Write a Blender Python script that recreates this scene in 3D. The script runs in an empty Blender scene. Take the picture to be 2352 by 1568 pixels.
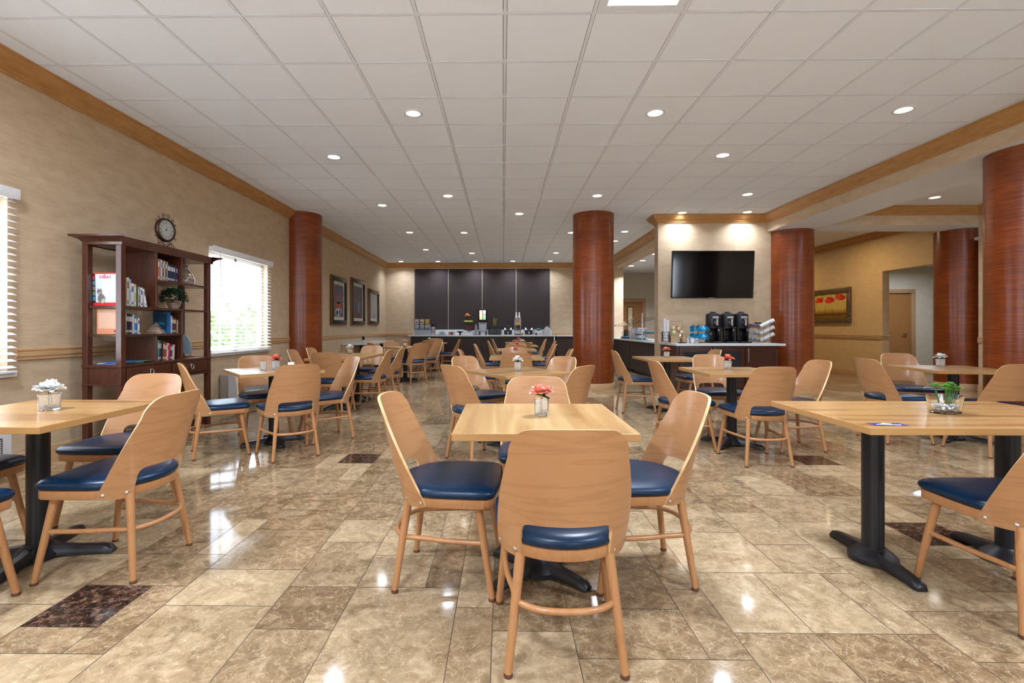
import bpy, bmesh, math, random
from mathutils import Vector, Matrix, noise
R = math.radians
PI = math.pi
rnd = random.Random(7)
SC = bpy.context.scene
COL = SC.collection
CZ = 3.309        # ceiling height
HC = 1.155        # eye height
YAW = 0.0137

def W(x, y):      # survey coordinates (measured square to the lens) to room coordinates
    return (x, y + YAW * x)

# ------------------------------------------------------------------ materials
class Mat:
    def __init__(s, name, col=(.5, .5, .5), rough=.5, metal=0, spec=.5, coat=0, coatr=.1, emit=None, es=0, trans=0, ior=1.45, alpha=1, sheen=0):
        s.m = bpy.data.materials.new(name); s.m.use_nodes = True
        s.nt = s.m.node_tree; s.b = s.nt.nodes['Principled BSDF']; i = s.b.inputs
        i['Base Color'].default_value = (*col, 1); i['Roughness'].default_value = rough
        i['Metallic'].default_value = metal; i['Specular IOR Level'].default_value = spec
        i['Coat Weight'].default_value = coat; i['Coat Roughness'].default_value = coatr
        i['Transmission Weight'].default_value = trans; i['IOR'].default_value = ior; i['Alpha'].default_value = alpha
        if emit: i['Emission Color'].default_value = (*emit, 1); i['Emission Strength'].default_value = es
    def n(s, t, **k):
        nd = s.nt.nodes.new(t)
        for a, v in k.items():
            if a.startswith('i_'):
                key = a[2:].replace('_', ' ')
                nd.inputs[int(key) if key.isdigit() else key].default_value = v
            else: setattr(nd, a, v)
        return nd
    def l(s, a, b): s.nt.links.new(a, b)
    def coord(s, kind='Object', scale=(1, 1, 1), rot=(0, 0, 0), rand=0):
        if kind == 'Position': src = s.n('ShaderNodeNewGeometry').outputs['Position']
        else: src = s.n('ShaderNodeTexCoord').outputs[kind]
        if rand:
            oi = s.n('ShaderNodeObjectInfo'); c = s.n('ShaderNodeCombineXYZ')
            m = s.n('ShaderNodeMath', operation='MULTIPLY'); m.inputs[1].default_value = rand
            s.l(oi.outputs['Random'], m.inputs[0])
            for q in range(3): s.l(m.outputs[0], c.inputs[q])
            a = s.n('ShaderNodeVectorMath', operation='ADD'); s.l(src, a.inputs[0]); s.l(c.outputs[0], a.inputs[1]); src = a.outputs[0]
        mp = s.n('ShaderNodeMapping'); mp.inputs['Scale'].default_value = scale; mp.inputs['Rotation'].default_value = rot
        s.l(src, mp.inputs['Vector']); return mp.outputs[0]
    def noise(s, vec, scale=5, detail=4, rough=.55, dist=0):
        n = s.n('ShaderNodeTexNoise'); n.inputs['Scale'].default_value = scale; n.inputs['Detail'].default_value = detail
        n.inputs['Roughness'].default_value = rough; n.inputs['Distortion'].default_value = dist
        s.l(vec, n.inputs['Vector']); return n.outputs['Fac']
    def ramp(s, fac, stops):
        r = s.n('ShaderNodeValToRGB'); e = r.color_ramp.elements
        while len(e) < len(stops): e.new(.5)
        for k, (p, c) in enumerate(stops):
            e[k].position = p; e[k].color = (*c, 1) if len(c) == 3 else c
        s.l(fac, r.inputs[0]); return r.outputs['Color']
    def mix(s, fac, a, b, mode='MIX'):
        m = s.n('ShaderNodeMix', data_type='RGBA', blend_type=mode)
        for sock, v in ((m.inputs[0], fac), (m.inputs[6], a), (m.inputs[7], b)):
            if isinstance(v, (int, float)): sock.default_value = v
            elif isinstance(v, tuple): sock.default_value = (*v, 1)
            else: s.l(v, sock)
        return m.outputs[2]
    def base(s, c): s.l(c, s.b.inputs['Base Color']); return s
    def rough(s, f, lo, hi):
        m = s.n('ShaderNodeMapRange'); m.inputs[3].default_value = lo; m.inputs[4].default_value = hi
        s.l(f, m.inputs[0]); s.l(m.outputs[0], s.b.inputs['Roughness']); return s
    def bump(s, h, st=.1, d=.01):
        b = s.n('ShaderNodeBump'); b.inputs['Strength'].default_value = st; b.inputs['Distance'].default_value = d
        s.l(h, b.inputs['Height']); s.l(b.outputs[0], s.b.inputs['Normal']); return s

def simple(name, col, rough=.5, **k):
    m = Mat(name, col, rough, **k)
    n = m.noise(m.coord('Object'), 30, 2)
    m.base(m.mix(n, tuple(c * .93 for c in col), tuple(min(1, c * 1.05) for c in col)))
    return m.m

def wallpaper(name, a, b, c):
    m = Mat(name, a, .62, spec=.3)
    v = m.coord('Position', (1.0, 1.0, 22)); f = m.noise(v, 5, 5, .65, .05)
    v2 = m.coord('Position', (2.2, 2.2, 4.5)); g = m.noise(v2, 2.2, 3)
    v3 = m.coord('Position', (3, 3, 90)); h = m.noise(v3, 6, 2)
    col = m.ramp(f, [(.3, a), (.55, b), (.75, c)])
    col = m.mix(.45, col, m.ramp(g, [(.35, a), (.7, c)]))
    col = m.mix(m.ramp(h, [(.35, (.0, .0, .0)), (.5, (.28, .28, .28))]), col, c)
    m.base(col); m.bump(h, .12, .002); return m.m

def wood(name, light, dark, scale=(1, 1, 9), rough=.32, rand=9, wave=2.2, coat=.25, kind='Object', contrast=1.):
    m = Mat(name, light, rough, coat=coat, coatr=.15, spec=.45)
    v = m.coord(kind, scale, rand=rand)
    w = m.n('ShaderNodeTexNoise'); w.inputs['Scale'].default_value = wave; w.inputs['Detail'].default_value = 3; w.inputs['Distortion'].default_value = .6
    m.l(v, w.inputs['Vector'])
    mm = m.n('ShaderNodeMath', operation='MULTIPLY'); mm.inputs[1].default_value = 11; m.l(w.outputs['Fac'], mm.inputs[0])
    fr = m.n('ShaderNodeMath', operation='PINGPONG'); fr.inputs[1].default_value = 1; m.l(mm.outputs[0], fr.inputs[0])
    f2 = m.noise(m.coord(kind, tuple(q * 6 for q in scale), rand=rand), 9, 3)
    c1 = m.ramp(fr.outputs[0], [(.0, dark), (.18, tuple((l + d) / 2 for l, d in zip(light, dark))), (.45, light), (1, light)])
    mid = tuple(l * (1 - .25 * contrast) + d * .25 * contrast for l, d in zip(light, dark))
    c2 = m.ramp(f2, [(.3, mid), (.7, light)])
    m.base(m.mix(.55 * contrast, c2, c1)); m.rough(f2, rough - .05, rough + .1); return m.m

MT = {}
MT['wall'] = wallpaper('beige_grasscloth_wallpaper', (.40, .28, .168), (.49, .362, .23), (.58, .45, .30))
MT['wall_gold'] = wallpaper('golden_wallpaper', (.52, .36, .17), (.60, .43, .21), (.67, .49, .26))
MT['wall_grey'] = wallpaper('grey_beige_wallpaper', (.42, .37, .27), (.49, .43, .33), (.55, .49, .38))
MT['white'] = simple('white_paint', (.74, .77, .80), .6)
m = Mat('ceiling_tile', (.80, .81, .82), .85, spec=.2)
n1 = m.noise(m.coord('Position'), 170, 4, .7); n2 = m.noise(m.coord('Position'), 1.3, 2)
m.base(m.mix(n2, (.83, .875, .93), (.86, .90, .95))); m.bump(n1, .35, .004); MT['tile'] = m.m
MT['tgrid'] = simple('grid_metal', (.74, .77, .81), .45)
MT['plenum'] = simple('dark_plenum', (.05, .05, .05), .9)
m = Mat('painted_moulding', (.40, .22, .085), .38, spec=.4)
n1 = m.noise(m.coord('Position', (1, 1, 6)), 5, 4); m.base(m.ramp(n1, [(.3, (.37, .18, .055)), (.7, (.48, .245, .083))])); MT['crown'] = m.m
m = Mat('light_moulding', (.42, .27, .14), .42)
n1 = m.noise(m.coord('Position', (1, 1, 12)), 6, 4); m.base(m.ramp(n1, [(.3, (.43, .26, .12)), (.7, (.54, .335, .165))])); MT['rail'] = m.m
# red wood veneer with horizontal grain
m = Mat('red_wood_veneer', (.2, .05, .012), .34, coat=.18, coatr=.2, spec=.4)
v = m.coord('Object', (1.2, 1.2, 42)); f = m.noise(v, 2.4, 6, .65, .5); g = m.noise(m.coord('Object', (2, 2, 3)), 1.1, 2)
c = m.ramp(f, [(.28, (.085, .015, .0035)), (.45, (.18, .034, .005)), (.6, (.26, .055, .008)), (.75, (.37, .10, .015))])
m.base(m.mix(m.ramp(g, [(.35, (0, 0, 0)), (.7, (.45, .45, .45))]), c, (.085, .018, .005))); m.rough(f, .24, .36); m.bump(f, .08, .002); MT['veneer'] = m.m
# marble floor
m = Mat('emperador_marble', (.4, .3, .2), .12, spec=.45)
at = m.n('ShaderNodeAttribute', attribute_name='tile')
pos = m.n('ShaderNodeNewGeometry').outputs['Position']
sv = m.n('ShaderNodeVectorMath', operation='SCALE'); sv.inputs['Scale'].default_value = 40; m.l(at.outputs['Vector'], sv.inputs[0])
av = m.n('ShaderNodeVectorMath', operation='ADD'); m.l(pos, av.inputs[0]); m.l(sv.outputs[0], av.inputs[1]); pv = av.outputs[0]
d1 = m.n('ShaderNodeTexNoise'); d1.inputs['Scale'].default_value = 9; d1.inputs['Detail'].default_value = 5; m.l(pv, d1.inputs['Vector'])
dm = m.n('ShaderNodeVectorMath', operation='SCALE'); dm.inputs['Scale'].default_value = .22; m.l(d1.outputs['Color'], dm.inputs[0])
da = m.n('ShaderNodeVectorMath', operation='ADD'); m.l(pv, da.inputs[0]); m.l(dm.outputs[0], da.inputs[1])
def vein(scale, w):
    vo = m.n('ShaderNodeTexVoronoi', feature='DISTANCE_TO_EDGE'); vo.inputs['Scale'].default_value = scale
    m.l(da.outputs[0], vo.inputs['Vector'])
    return m.ramp(vo.outputs['Distance'], [(0, (1, 1, 1)), (w, (.25, .25, .25)), (w * 2.6, (0, 0, 0))])
v1 = vein(20, .022); v2 = vein(46, .035)
pt = m.noise(pv, 9, 7, .68, 1.1); pt2 = m.noise(pv, 34, 5, .62)
sep = m.n('ShaderNodeSeparateXYZ'); m.l(at.outputs['Vector'], sep.inputs[0])
brown = m.ramp(pt, [(.32, (0.119, 0.069, 0.031)), (.5, (0.213, 0.132, 0.065)), (.68, (0.376, 0.255, 0.136))])
light = m.ramp(pt, [(.32, (0.297, 0.201, 0.105)), (.5, (0.426, 0.308, 0.173)), (.68, (0.554, 0.422, 0.255))])
darkc = m.ramp(pt2, [(.36, (.010, .006, .005)), (.52, (.040, .019, .012)), (.66, (.15, .075, .042))])
c = m.mix(sep.outputs[0], brown, light)
pm = m.ramp(pt2, [(.35, (.25, .25, .25)), (.7, (1, 1, 1))])
vmask = m.mix(1., v1, pm, 'MULTIPLY'); vm2 = m.mix(1., v2, m.ramp(pt, [(.4, (0, 0, 0)), (.7, (.55, .55, .55))]), 'MULTIPLY')
c = m.mix(vmask, c, (.62, .50, .33)); c = m.mix(vm2, c, (.53, .40, .25))
dk = m.n('ShaderNodeAttribute', attribute_name='dark')
dkc = m.mix(m.mix(1., vmask, (.5, .5, .5), 'MULTIPLY'), darkc, (.50, .38, .30))
c = m.mix(dk.outputs['Fac'], c, dkc)
c = m.mix(.5, c, m.mix(1., c, m.ramp(pt2, [(.3, (.55, .55, .55)), (.7, (1, 1, 1))]), 'MULTIPLY'))
m.base(c); m.rough(pt, .05, .11); MT['marble'] = m.m
MT['grout'] = simple('grout', (.12, .085, .055), .7)
# furniture
MT['beech'] = wood('beech_plywood', (.43, .215, .090), (.27, .112, .040), (.75, .75, 5.5), .33, 9, 1.9, .25, contrast=.6)
def striped(name, light, mid, dark, scale, rough=.27):
    m = Mat(name, light, rough, coat=.25, coatr=.12)
    f = m.noise(m.coord('Object', scale, rand=7), 3.2, 2, .5, .0); g = m.noise(m.coord('Object', tuple(k * (3.2 if k > .5 else 1.6) for k in scale), rand=7), 4, 3, .5)
    c = m.ramp(f, [(.36, dark), (.44, mid), (.52, light), (.62, mid), (.70, light)])
    m.base(m.mix(m.ramp(g, [(.35, (.35, .35, .35)), (.65, (0, 0, 0))]), c, mid)); m.rough(g, rough - .04, rough + .07); return m.m
MT['beechrail'] = wood('beech_solid', (.43, .205, .080), (.31, .125, .042), (9, 9, 1.2), .33, 5, 1.5, .3, contrast=.6)
MT['plyedge'] = wood('plywood_edge', (.66, .43, .20), (.46, .25, .10), (2, 2, 2), .4, 3, 2, .1, contrast=.5)
MT['table'] = striped('laminate_top', (.54, .355, .155), (.455, .265, .10), (.34, .175, .058), (2.0, .16, 1))
MT['tedge'] = wood('laminate_edge', (.42, .23, .08), (.35, .175, .057), (.6, .6, 9), .35, 7, 2, .2, contrast=.5)
m = Mat('navy_vinyl', (.003, .028, .09), .36, spec=.38)
n1 = m.noise(m.coord('Object'), 260, 4, .6); n2 = m.noise(m.coord('Object', rand=4), 5, 3)
m.base(m.mix(n2, (.001, .014, .038), (.002, .022, .058))); m.bump(n1, .12, .001); m.rough(n2, .26, .4); MT['navy'] = m.m
MT['black'] = simple('black_powder_coat', (.010, .010, .012), .38)
MT['blackgloss'] = simple('black_plastic', (.008, .008, .009), .18)
MT['glide'] = simple('brown_glide', (.10, .035, .015), .35)
MT['chrome'] = simple('steel', (.62, .62, .62), .2, metal=1)
MT['brushed'] = simple('brushed_steel', (.42, .42, .43), .36, metal=1)
MT['nickel'] = simple('nickel_ring', (.62, .58, .50), .3, metal=1)
MT['gpaper'] = simple('grey_plastic', (.28, .29, .31), .4)
MT['cherry'] = wood('dark_cherry', (.070, .018, .008), (.034, .008, .0035), (8, 8, 1.2), .3, 2, 1.2, .35)
MT['espresso'] = wood('espresso_laminate', (.030, .017, .013), (.018, .010, .008), (12, 12, .8), .45, 2, 1, .0)
MT['cabred'] = wood('mahogany_cabinet', (.050, .012, .006), (.028, .006, .003), (8, 8, 1), .3, 2, 1, .3)
m = Mat('dark_fabric_panel', (.055, .042, .040), .7, spec=.25)
n1 = m.noise(m.coord('Position', (50, 50, 1.4)), 4, 3); m.base(m.ramp(n1, [(.3, (.034, .024, .022)), (.7, (.062, .046, .043))])); MT['panel'] = m.m
MT['quartz'] = simple('white_quartz', (.60, .60, .59), .22)
MT['whitegloss'] = simple('white_plastic', (.75, .75, .74), .35)
MT['blind'] = simple('white_blind_slat', (.80, .80, .80), .45)
MT['screen'] = simple('tv_screen', (.002, .002, .002), .09)
m = Mat('clear_glass', (.96, .98, .98), .01, trans=1, ior=1.45); MT['glass'] = m.m
m = Mat('faceted_glass', (.93, .96, .96), .02, trans=.86, ior=1.3)
vo = m.n('ShaderNodeTexVoronoi'); vo.inputs['Scale'].default_value = 90; m.l(m.coord('Object'), vo.inputs['Vector']); m.bump(vo.outputs['Distance'], .35, .003); MT['cutglass'] = m.m
m = Mat('window_glass', (1, 1, 1), .0, trans=1, ior=1.02); MT['pane'] = m.m
MT['frost'] = simple('downlight_lens', (.9, .9, .9), .4, emit=(1, .93, .84), es=14)
MT['frost_dim'] = simple('downlight_lens_dim', (.8, .8, .82), .4, emit=(.85, .92, 1), es=1.3)
MT['lens'] = simple('lay_in_light_lens', (.9, .9, .9), .4, emit=(1, .97, .93), es=7)
MT['green'] = simple('leaf_green', (.035, .13, .025), .45)
MT['dkgreen'] = simple('leaf_dark_green', (.012, .045, .022), .45)
MT['succ'] = simple('succulent_green', (.14, .33, .06), .45)
MT['pebble'] = simple('clear_pebbles', (.62, .66, .66), .08, spec=.8)
MT['straw'] = simple('brown_stem', (.18, .11, .05), .6)
def petals(name, a, b, c):
    m = Mat(name, a, .5)
    n = m.noise(m.coord('Object', rand=3), 45, 3); m.base(m.ramp(n, [(.35, a), (.52, b), (.68, c)])); return m.m
MT['pink'] = petals('pink_petals', (.85, .22, .13), (.90, .38, .28), (.90, .50, .46))
MT['coral'] = petals('coral_petals', (.86, .12, .06), (.90, .26, .17), (.88, .36, .28))
MT['whitep'] = petals('white_petals', (.78, .78, .74), (.85, .85, .82), (.88, .87, .84))
MT['mug'] = simple('turquoise_ceramic', (.006, .27, .50), .2, coat=.4)
MT['bluebowl'] = simple('blue_melamine', (.02, .34, .50), .3)
MT['banana'] = simple('banana_yellow', (.50, .44, .06), .45)
MT['orange'] = simple('orange_peel', (.72, .22, .03), .45)
MT['apple'] = simple('apple_red', (.26, .025, .02), .25)
MT['lemon'] = simple('lemon_slice', (.62, .55, .22), .4)
MT['bamboo'] = simple('bamboo_stand', (.48, .29, .12), .4)
MT['water'] = simple('infused_water', (.40, .37, .30), .1)
MT['cup'] = simple('paper_cup', (.72, .71, .70), .45)
MT['label'] = simple('grey_label', (.42, .42, .42), .5)
MT['copper'] = simple('bronze_wire', (.055, .030, .020), .4, metal=.6)
m = Mat('banded_ceramic', (.4, .3, .22), .22, coat=.4)
n1 = m.noise(m.coord('Object', (2, 2, 34)), 3, 3, .6, .6); m.base(m.ramp(n1, [(.3, (.09, .05, .032)), (.5, (.30, .215, .155)), (.7, (.52, .44, .35))])); MT['banded'] = m.m
MT['doorwood'] = wood('door_oak', (.30, .135, .038), (.23, .095, .025), (10, 10, .9), .35, 2, 1, .2, contrast=.6)
MT['doorframe'] = simple('door_frame_paint', (.36, .21, .10), .4)
MT['brass'] = simple('antique_brass', (.36, .24, .12), .3, metal=1)
MT['goldframe'] = simple('antique_gold_frame', (.22, .11, .03), .4, metal=.4)
MT['darkframe'] = simple('black_brown_frame', (.022, .015, .010), .3)
MT['mat_board'] = simple('cream_mat_board', (.55, .50, .42), .7)
MT['sconce'] = simple('lit_glass', (.9, .8, .6), .4, emit=(1, .75, .4), es=1.6)
MT['lawn'] = simple('lawn', (.10, .20, .05), .9)
m = Mat('hedge_leaves', (.1, .2, .05), .6)
n1 = m.noise(m.coord('Position'), 14, 3); m.base(m.ramp(n1, [(.35, (.10, .20, .06)), (.65, (.38, .50, .24))])); MT['hedge'] = m.m

_cm = {}
def cmat(col, rough=.5):
    k = (tuple(round(c, 3) for c in col), rough)
    if k not in _cm: _cm[k] = simple('paint_%02d' % len(_cm), col, rough)
    return _cm[k]

# ------------------------------------------------------------------ mesh helpers
def NB(): return bmesh.new()
def _mi(bm, faces, mi):
    for f in faces: f.material_index = mi
def box(bm, x0, x1, y0, y1, z0, z1, bev=0, mi=0, M=None, seg=2):
    vs = [bm.verts.new(((x0, x1)[i], (y0, y1)[j], (z0, z1)[k])) for i in (0, 1) for j in (0, 1) for k in (0, 1)]
    fs = [bm.faces.new([vs[i] for i in q]) for q in ((0, 1, 3, 2), (4, 6, 7, 5), (0, 4, 5, 1), (2, 3, 7, 6), (0, 2, 6, 4), (1, 5, 7, 3))]
    _mi(bm, fs, mi)
    if bev:
        es = list({e for f in fs for e in f.edges})
        r = bmesh.ops.bevel(bm, geom=es, offset=bev, segments=seg, affect='EDGES', profile=.5)
        vs = list({v for f in r['faces'] for v in f.verts} | {v for v in vs if v.is_valid})
        for f in {f for v in vs for f in v.link_faces}: f.material_index = mi
    if M is not None: bmesh.ops.transform(bm, matrix=M, verts=vs)
    return vs
def rings(bm, rs, close=True, cap0=True, cap1=True, mi=0):
    vr = [[bm.verts.new(p) for p in r] for r in rs]; n = len(rs[0])
    for a, b in zip(vr, vr[1:]):
        for i in range(n if close else n - 1):
            j = (i + 1) % n
            f = bm.faces.new((a[i], a[j], b[j], b[i])); f.material_index = mi
    if cap0 and close: f = bm.faces.new(list(reversed(vr[0]))); f.material_index = mi
    if cap1 and close: f = bm.faces.new(vr[-1]); f.material_index = mi
    return vr
def cyl(bm, p0, p1, r0, r1=None, n=16, mi=0, cap=True):
    r1 = r0 if r1 is None else r1
    p0, p1 = Vector(p0), Vector(p1); d = (p1 - p0).normalized()
    u = d.orthogonal().normalized(); w = d.cross(u)
    rings(bm, [[p + r * (math.cos(2 * PI * i / n) * u + math.sin(2 * PI * i / n) * w) for i in range(n)] for p, r in ((p0, r0), (p1, r1))], True, cap, cap, mi)
def tube(bm, pts, r, n=8, mi=0, closed=False):
    pts = [Vector(p) for p in pts]; N = len(pts); rs = []
    rr = r if isinstance(r, (list, tuple)) else [r] * N
    u = None
    for i, p in enumerate(pts):
        if closed: d = pts[(i + 1) % N] - pts[i - 1]
        else: d = pts[min(i + 1, N - 1)] - pts[max(i - 1, 0)]
        d.normalize()
        u = d.orthogonal() if u is None else u - d * u.dot(d)
        u.normalize(); w = d.cross(u)
        rs.append([p + rr[i] * (math.cos(2 * PI * k / n) * u + math.sin(2 * PI * k / n) * w) for k in range(n)])
    if closed:
        vr = rings(bm, rs, True, False, False, mi)
        a, b = vr[-1], vr[0]
        best = min(range(n), key=lambda s: (a[0].co - b[s].co).length)
        for i in range(n):
            f = bm.faces.new((a[i], a[(i + 1) % n], b[(i + 1 + best) % n], b[(i + best) % n])); f.material_index = mi
    else: rings(bm, rs, True, True, True, mi)
def lathe(bm, prof, n=24, c=(0, 0, 0), mi=0, sx=1, sy=1, cap=True):
    rs = [[(c[0] + r * sx * math.cos(2 * PI * i / n), c[1] + r * sy * math.sin(2 * PI * i / n), c[2] + z) for i in range(n)] for r, z in prof]
    return rings(bm, rs, True, cap, cap, mi)
def ball(bm, c, r, n=10, mi=0, sz=1):
    lathe(bm, [(max(.02, math.sin(PI * k / n)) * r, -math.cos(PI * k / n) * r * sz) for k in range(n + 1)], n * 2, c, mi)
def sweep(bm, path, prof, closed=False, mi=0):
    """prof: (offset to the right of the path, z); mitred in plan"""
    P = [Vector((p[0], p[1])) for p in path]; N = len(P); rs = []
    for i in range(N):
        ds = []
        if i > 0 or closed: ds.append((P[i] - P[i - 1]).normalized())
        if i < N - 1 or closed: ds.append((P[(i + 1) % N] - P[i]).normalized())
        ns = [Vector((d.y, -d.x)) for d in ds]
        nn = ns[0] if len(ns) == 1 else (ns[0] + ns[1]) / (1 + ns[0].dot(ns[1]))
        rs.append([(P[i].x + nn.x * o, P[i].y + nn.y * o, z) for o, z in prof])
    rings(bm, rs, True, not closed, not closed, mi)
def grid_shell(bm, fn, nu, nv, mi=0, flip=False):
    vs = [[bm.verts.new(fn(i / nu, j / nv)) for j in range(nv + 1)] for i in range(nu + 1)]
    for i in range(nu):
        for j in range(nv):
            q = (vs[i][j], vs[i + 1][j], vs[i + 1][j + 1], vs[i][j + 1])
            try:
                f = bm.faces.new(q[::-1] if flip else q); f.material_index = mi
            except ValueError: pass
    return vs
def obj(name, bm, mats, parent=None, loc=None, rz=0, smooth=38):
    me = bpy.data.meshes.new(name)
    bmesh.ops.recalc_face_normals(bm, faces=bm.faces)
    bm.to_mesh(me); bm.free()
    for mm in (mats if isinstance(mats, (list, tuple)) else [mats]): me.materials.append(mm)
    if smooth:
        me.shade_smooth(); me.set_sharp_from_angle(angle=R(smooth))
    o = bpy.data.objects.new(name, me); COL.objects.link(o)
    if parent: o.parent = parent
    if loc is not None: o.location = loc
    o.rotation_euler.z = rz
    return o
def tag(o, label, cat, group=None, kind=None):
    o['label'] = label; o['category'] = cat
    if group: o['group'] = group
    if kind: o['kind'] = kind
    return o
def thing(name, label, cat, loc=(0, 0, 0), rz=0, group=None):
    o = bpy.data.objects.new(name, None); COL.objects.link(o); o.empty_display_size = .1
    o.location = loc; o.rotation_euler.z = rz
    return tag(o, label, cat, group)
def struct(name, bm, m, parent=None, smooth=38):
    o = obj(name, bm, m, parent, smooth=smooth)
    if parent is None: o['kind'] = 'structure'
    return o
def kids(o): return [c for c in bpy.data.objects if c.parent == o]
def dup(root, loc, rz, label, group=None):
    r = root.copy(); COL.objects.link(r); r.location = loc; r.rotation_euler = (0, 0, rz); r['label'] = label
    if group: r['group'] = group
    for ch in root['_k'] if False else KID[root.name]:
        c = ch.copy(); COL.objects.link(c); c.parent = r
        for g in KID.get(ch.name, ()):
            d = g.copy(); COL.objects.link(d); d.parent = c
    return r
KID = {}
def reg(root):
    for o in [root] + kids(root): KID[o.name] = kids(o)
    return root

# ------------------------------------------------------------------ room shell
XL, XB, YF = -3.93, 5.05, 16.3     # left wall, long beam face, far wall
Y0 = -2.6
# floor: marble tiles of mixed sizes on a six inch module
def make_floor():
    g = .1524; ox, oy = -1.87, 1.862
    i0, i1 = int((-4.3 - ox) / g) - 1, int((11.6 - ox) / g) + 1
    j0, j1 = int((-3.2 - oy) / g) - 1, int((16.5 - oy) / g) + 1
    occ = {}; tiles = []
    r = random.Random(31)
    for (i, j) in ((0, 0), (27, 5), (29, 15), (3, 15), (-9, 30), (14, 38), (40, 30), (12, -9)):
        tiles.append((i, j, 2, 2, 1))
        for a in range(2):
            for b in range(2): occ[(i + a, j + b)] = 1
    sizes = [(3, 3)] * 6 + [(2, 2)] * 4 + [(3, 2)] * 5 + [(2, 3)] * 4 + [(4, 3)] * 4 + [(3, 4)] * 3 + [(4, 4)] * 2
    for j in range(j0, j1):
        for i in range(i0, i1):
            if (i, j) in occ: continue
            cand = sizes[:]; r.shuffle(cand); cand += [(2, 2), (1, 3), (2, 1), (1, 2), (1, 1)]
            for w, h in cand:
                if all((i + a, j + b) not in occ for a in range(w) for b in range(h)):
                    for a in range(w):
                        for b in range(h): occ[(i + a, j + b)] = 1
                    tiles.append((i, j, w, h, 0)); break
    bm = NB(); la = bm.faces.layers.float_color if hasattr(bm.faces.layers, 'float_color') else None
    vals = []
    e = .0018
    for (i, j, w, h, dk) in tiles:
        x0, y0 = ox + i * g + e, oy + j * g + e; x1, y1 = ox + (i + w) * g - e, oy + (j + h) * g - e
        bm.faces.new([bm.verts.new(p) for p in ((x0, y0, 0), (x1, y0, 0), (x1, y1, 0), (x0, y1, 0))])
        q = r.random(); lt = (.85 + .15 * r.random()) if q < .3 else (.35 * r.random() if q < .75 else .35 + .4 * r.random())
        vals.append((lt, r.random(), r.random(), dk))
    o = struct('floor', bm, MT['marble'], smooth=0)
    me = o.data
    me.attributes.new('tile', 'FLOAT_VECTOR', 'FACE'); me.attributes.new('dark', 'FLOAT', 'FACE'); a = me.attributes['tile']; b = me.attributes['dark']
    for k, v in enumerate(vals):
        a.data[k].vector = (v[0], v[1], v[2]); b.data[k].value = v[3]
    bm = NB(); box(bm, -4.4, 11.8, -3.3, 16.7, -.08, -.0012)
    obj('floor_grout', bm, MT['grout'], o, smooth=0)
make_floor()

# main ceiling: lay-in tiles in a metal grid
T = .6096; GX, GY = .0137, .304
LIGHT_TILE = {(1, 4), (-5, 2), (4, -1), (-2, -2)}  # only one is in view; the unseen others are added for light
def in_main(x, y):
    return XL < x < XB and Y0 < y < YF and not (y > 9.4 and x > 3.4)
def make_ceiling():
    bm = NB(); r = random.Random(5)
    for i in range(-8, 10):
        for j in range(-6, 28):
            x0, y0 = GX + i * T, GY + j * T
            xa, xb = max(x0 + .0155, XL), min(x0 + T - .0155, XB if y0 + T < 9.42 else (XB if y0 < 9.4 else 3.4))
            ya, yb = max(y0 + .0155, Y0), min(y0 + T - .0155, YF)
            if xb - xa < .03 or yb - ya < .03: continue
            if (i, j) in LIGHT_TILE: continue
            d = [r.uniform(-.0012, .0016) for _ in range(4)]
            v = [bm.verts.new(p) for p in ((xa, ya, CZ + d[0]), (xb, ya, CZ + d[1]), (xb, yb, CZ + d[2]), (xa, yb, CZ + d[3]))]
            bm.faces.new(v)
            for k in range(4):
                a, b = v[k], v[(k + 1) % 4]
                bm.faces.new((a, b, bm.verts.new(b.co + Vector((0, 0, .02))), bm.verts.new(a.co + Vector((0, 0, .02)))))
    o = struct('ceiling', bm, MT['tile'], smooth=0)
    bm = NB()
    for i in range(-7, 10):
        x = GX + i * T
        if XL < x < XB: box(bm, x - .012, x + .012, Y0, YF if x < 3.4 else 9.4, CZ - .002, CZ + .02)
    for j in range(-5, 28):
        y = GY + j * T
        if Y0 < y < YF: box(bm, XL, XB if y < 9.4 else 3.4, y - .012, y + .012, CZ - .0015, CZ + .02)
    obj('ceiling_grid', bm, MT['tgrid'], o, smooth=0)
    bm = NB(); box(bm, XL - .2, 9, Y0 - .1, YF + .2, CZ + .021, CZ + .12)
    obj('plenum', bm, MT['plenum'], o, smooth=0)
make_ceiling()

def wall_with_holes(name, axis, at, a0, a1, z0, z1, holes, th, m):
    """wall along axis 'y' (at x=at) or 'x' (at y=at); holes (a,b,zlo,zhi)"""
    bm = NB(); cuts = sorted(holes)
    def B(a, b, lo, hi):
        if b - a < 1e-4 or hi - lo < 1e-4: return
        if axis == 'y': box(bm, min(at, at + th), max(at, at + th), a, b, lo, hi)
        else: box(bm, a, b, min(at, at + th), max(at, at + th), lo, hi)
    c = a0
    for a, b, lo, hi in cuts:
        B(c, a, z0, z1); B(a, b, z0, lo); B(a, b, hi, z1); c = b
    B(c, a1, z0, z1)
    return struct(name, bm, m, smooth=0)
WINS = [(2.2, 3.82), (6.47, 8.10)]
WZ = (.80, 2.20)
wall_with_holes('wall_left', 'y', XL, Y0, YF + .2, 0, CZ, [(a, b, *WZ) for a, b in WINS], -.2, MT['wall'])
wall_with_holes('wall_far', 'x', YF, XL, 3.45, 0, CZ, [], .2, MT['wall'])
# television wall, box end and the wall behind it
bm = NB(); box(bm, 2.97, 5.15, 9.4, 9.62, 0, CZ); struct('wall_television', bm, MT['wall'], smooth=0)
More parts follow.
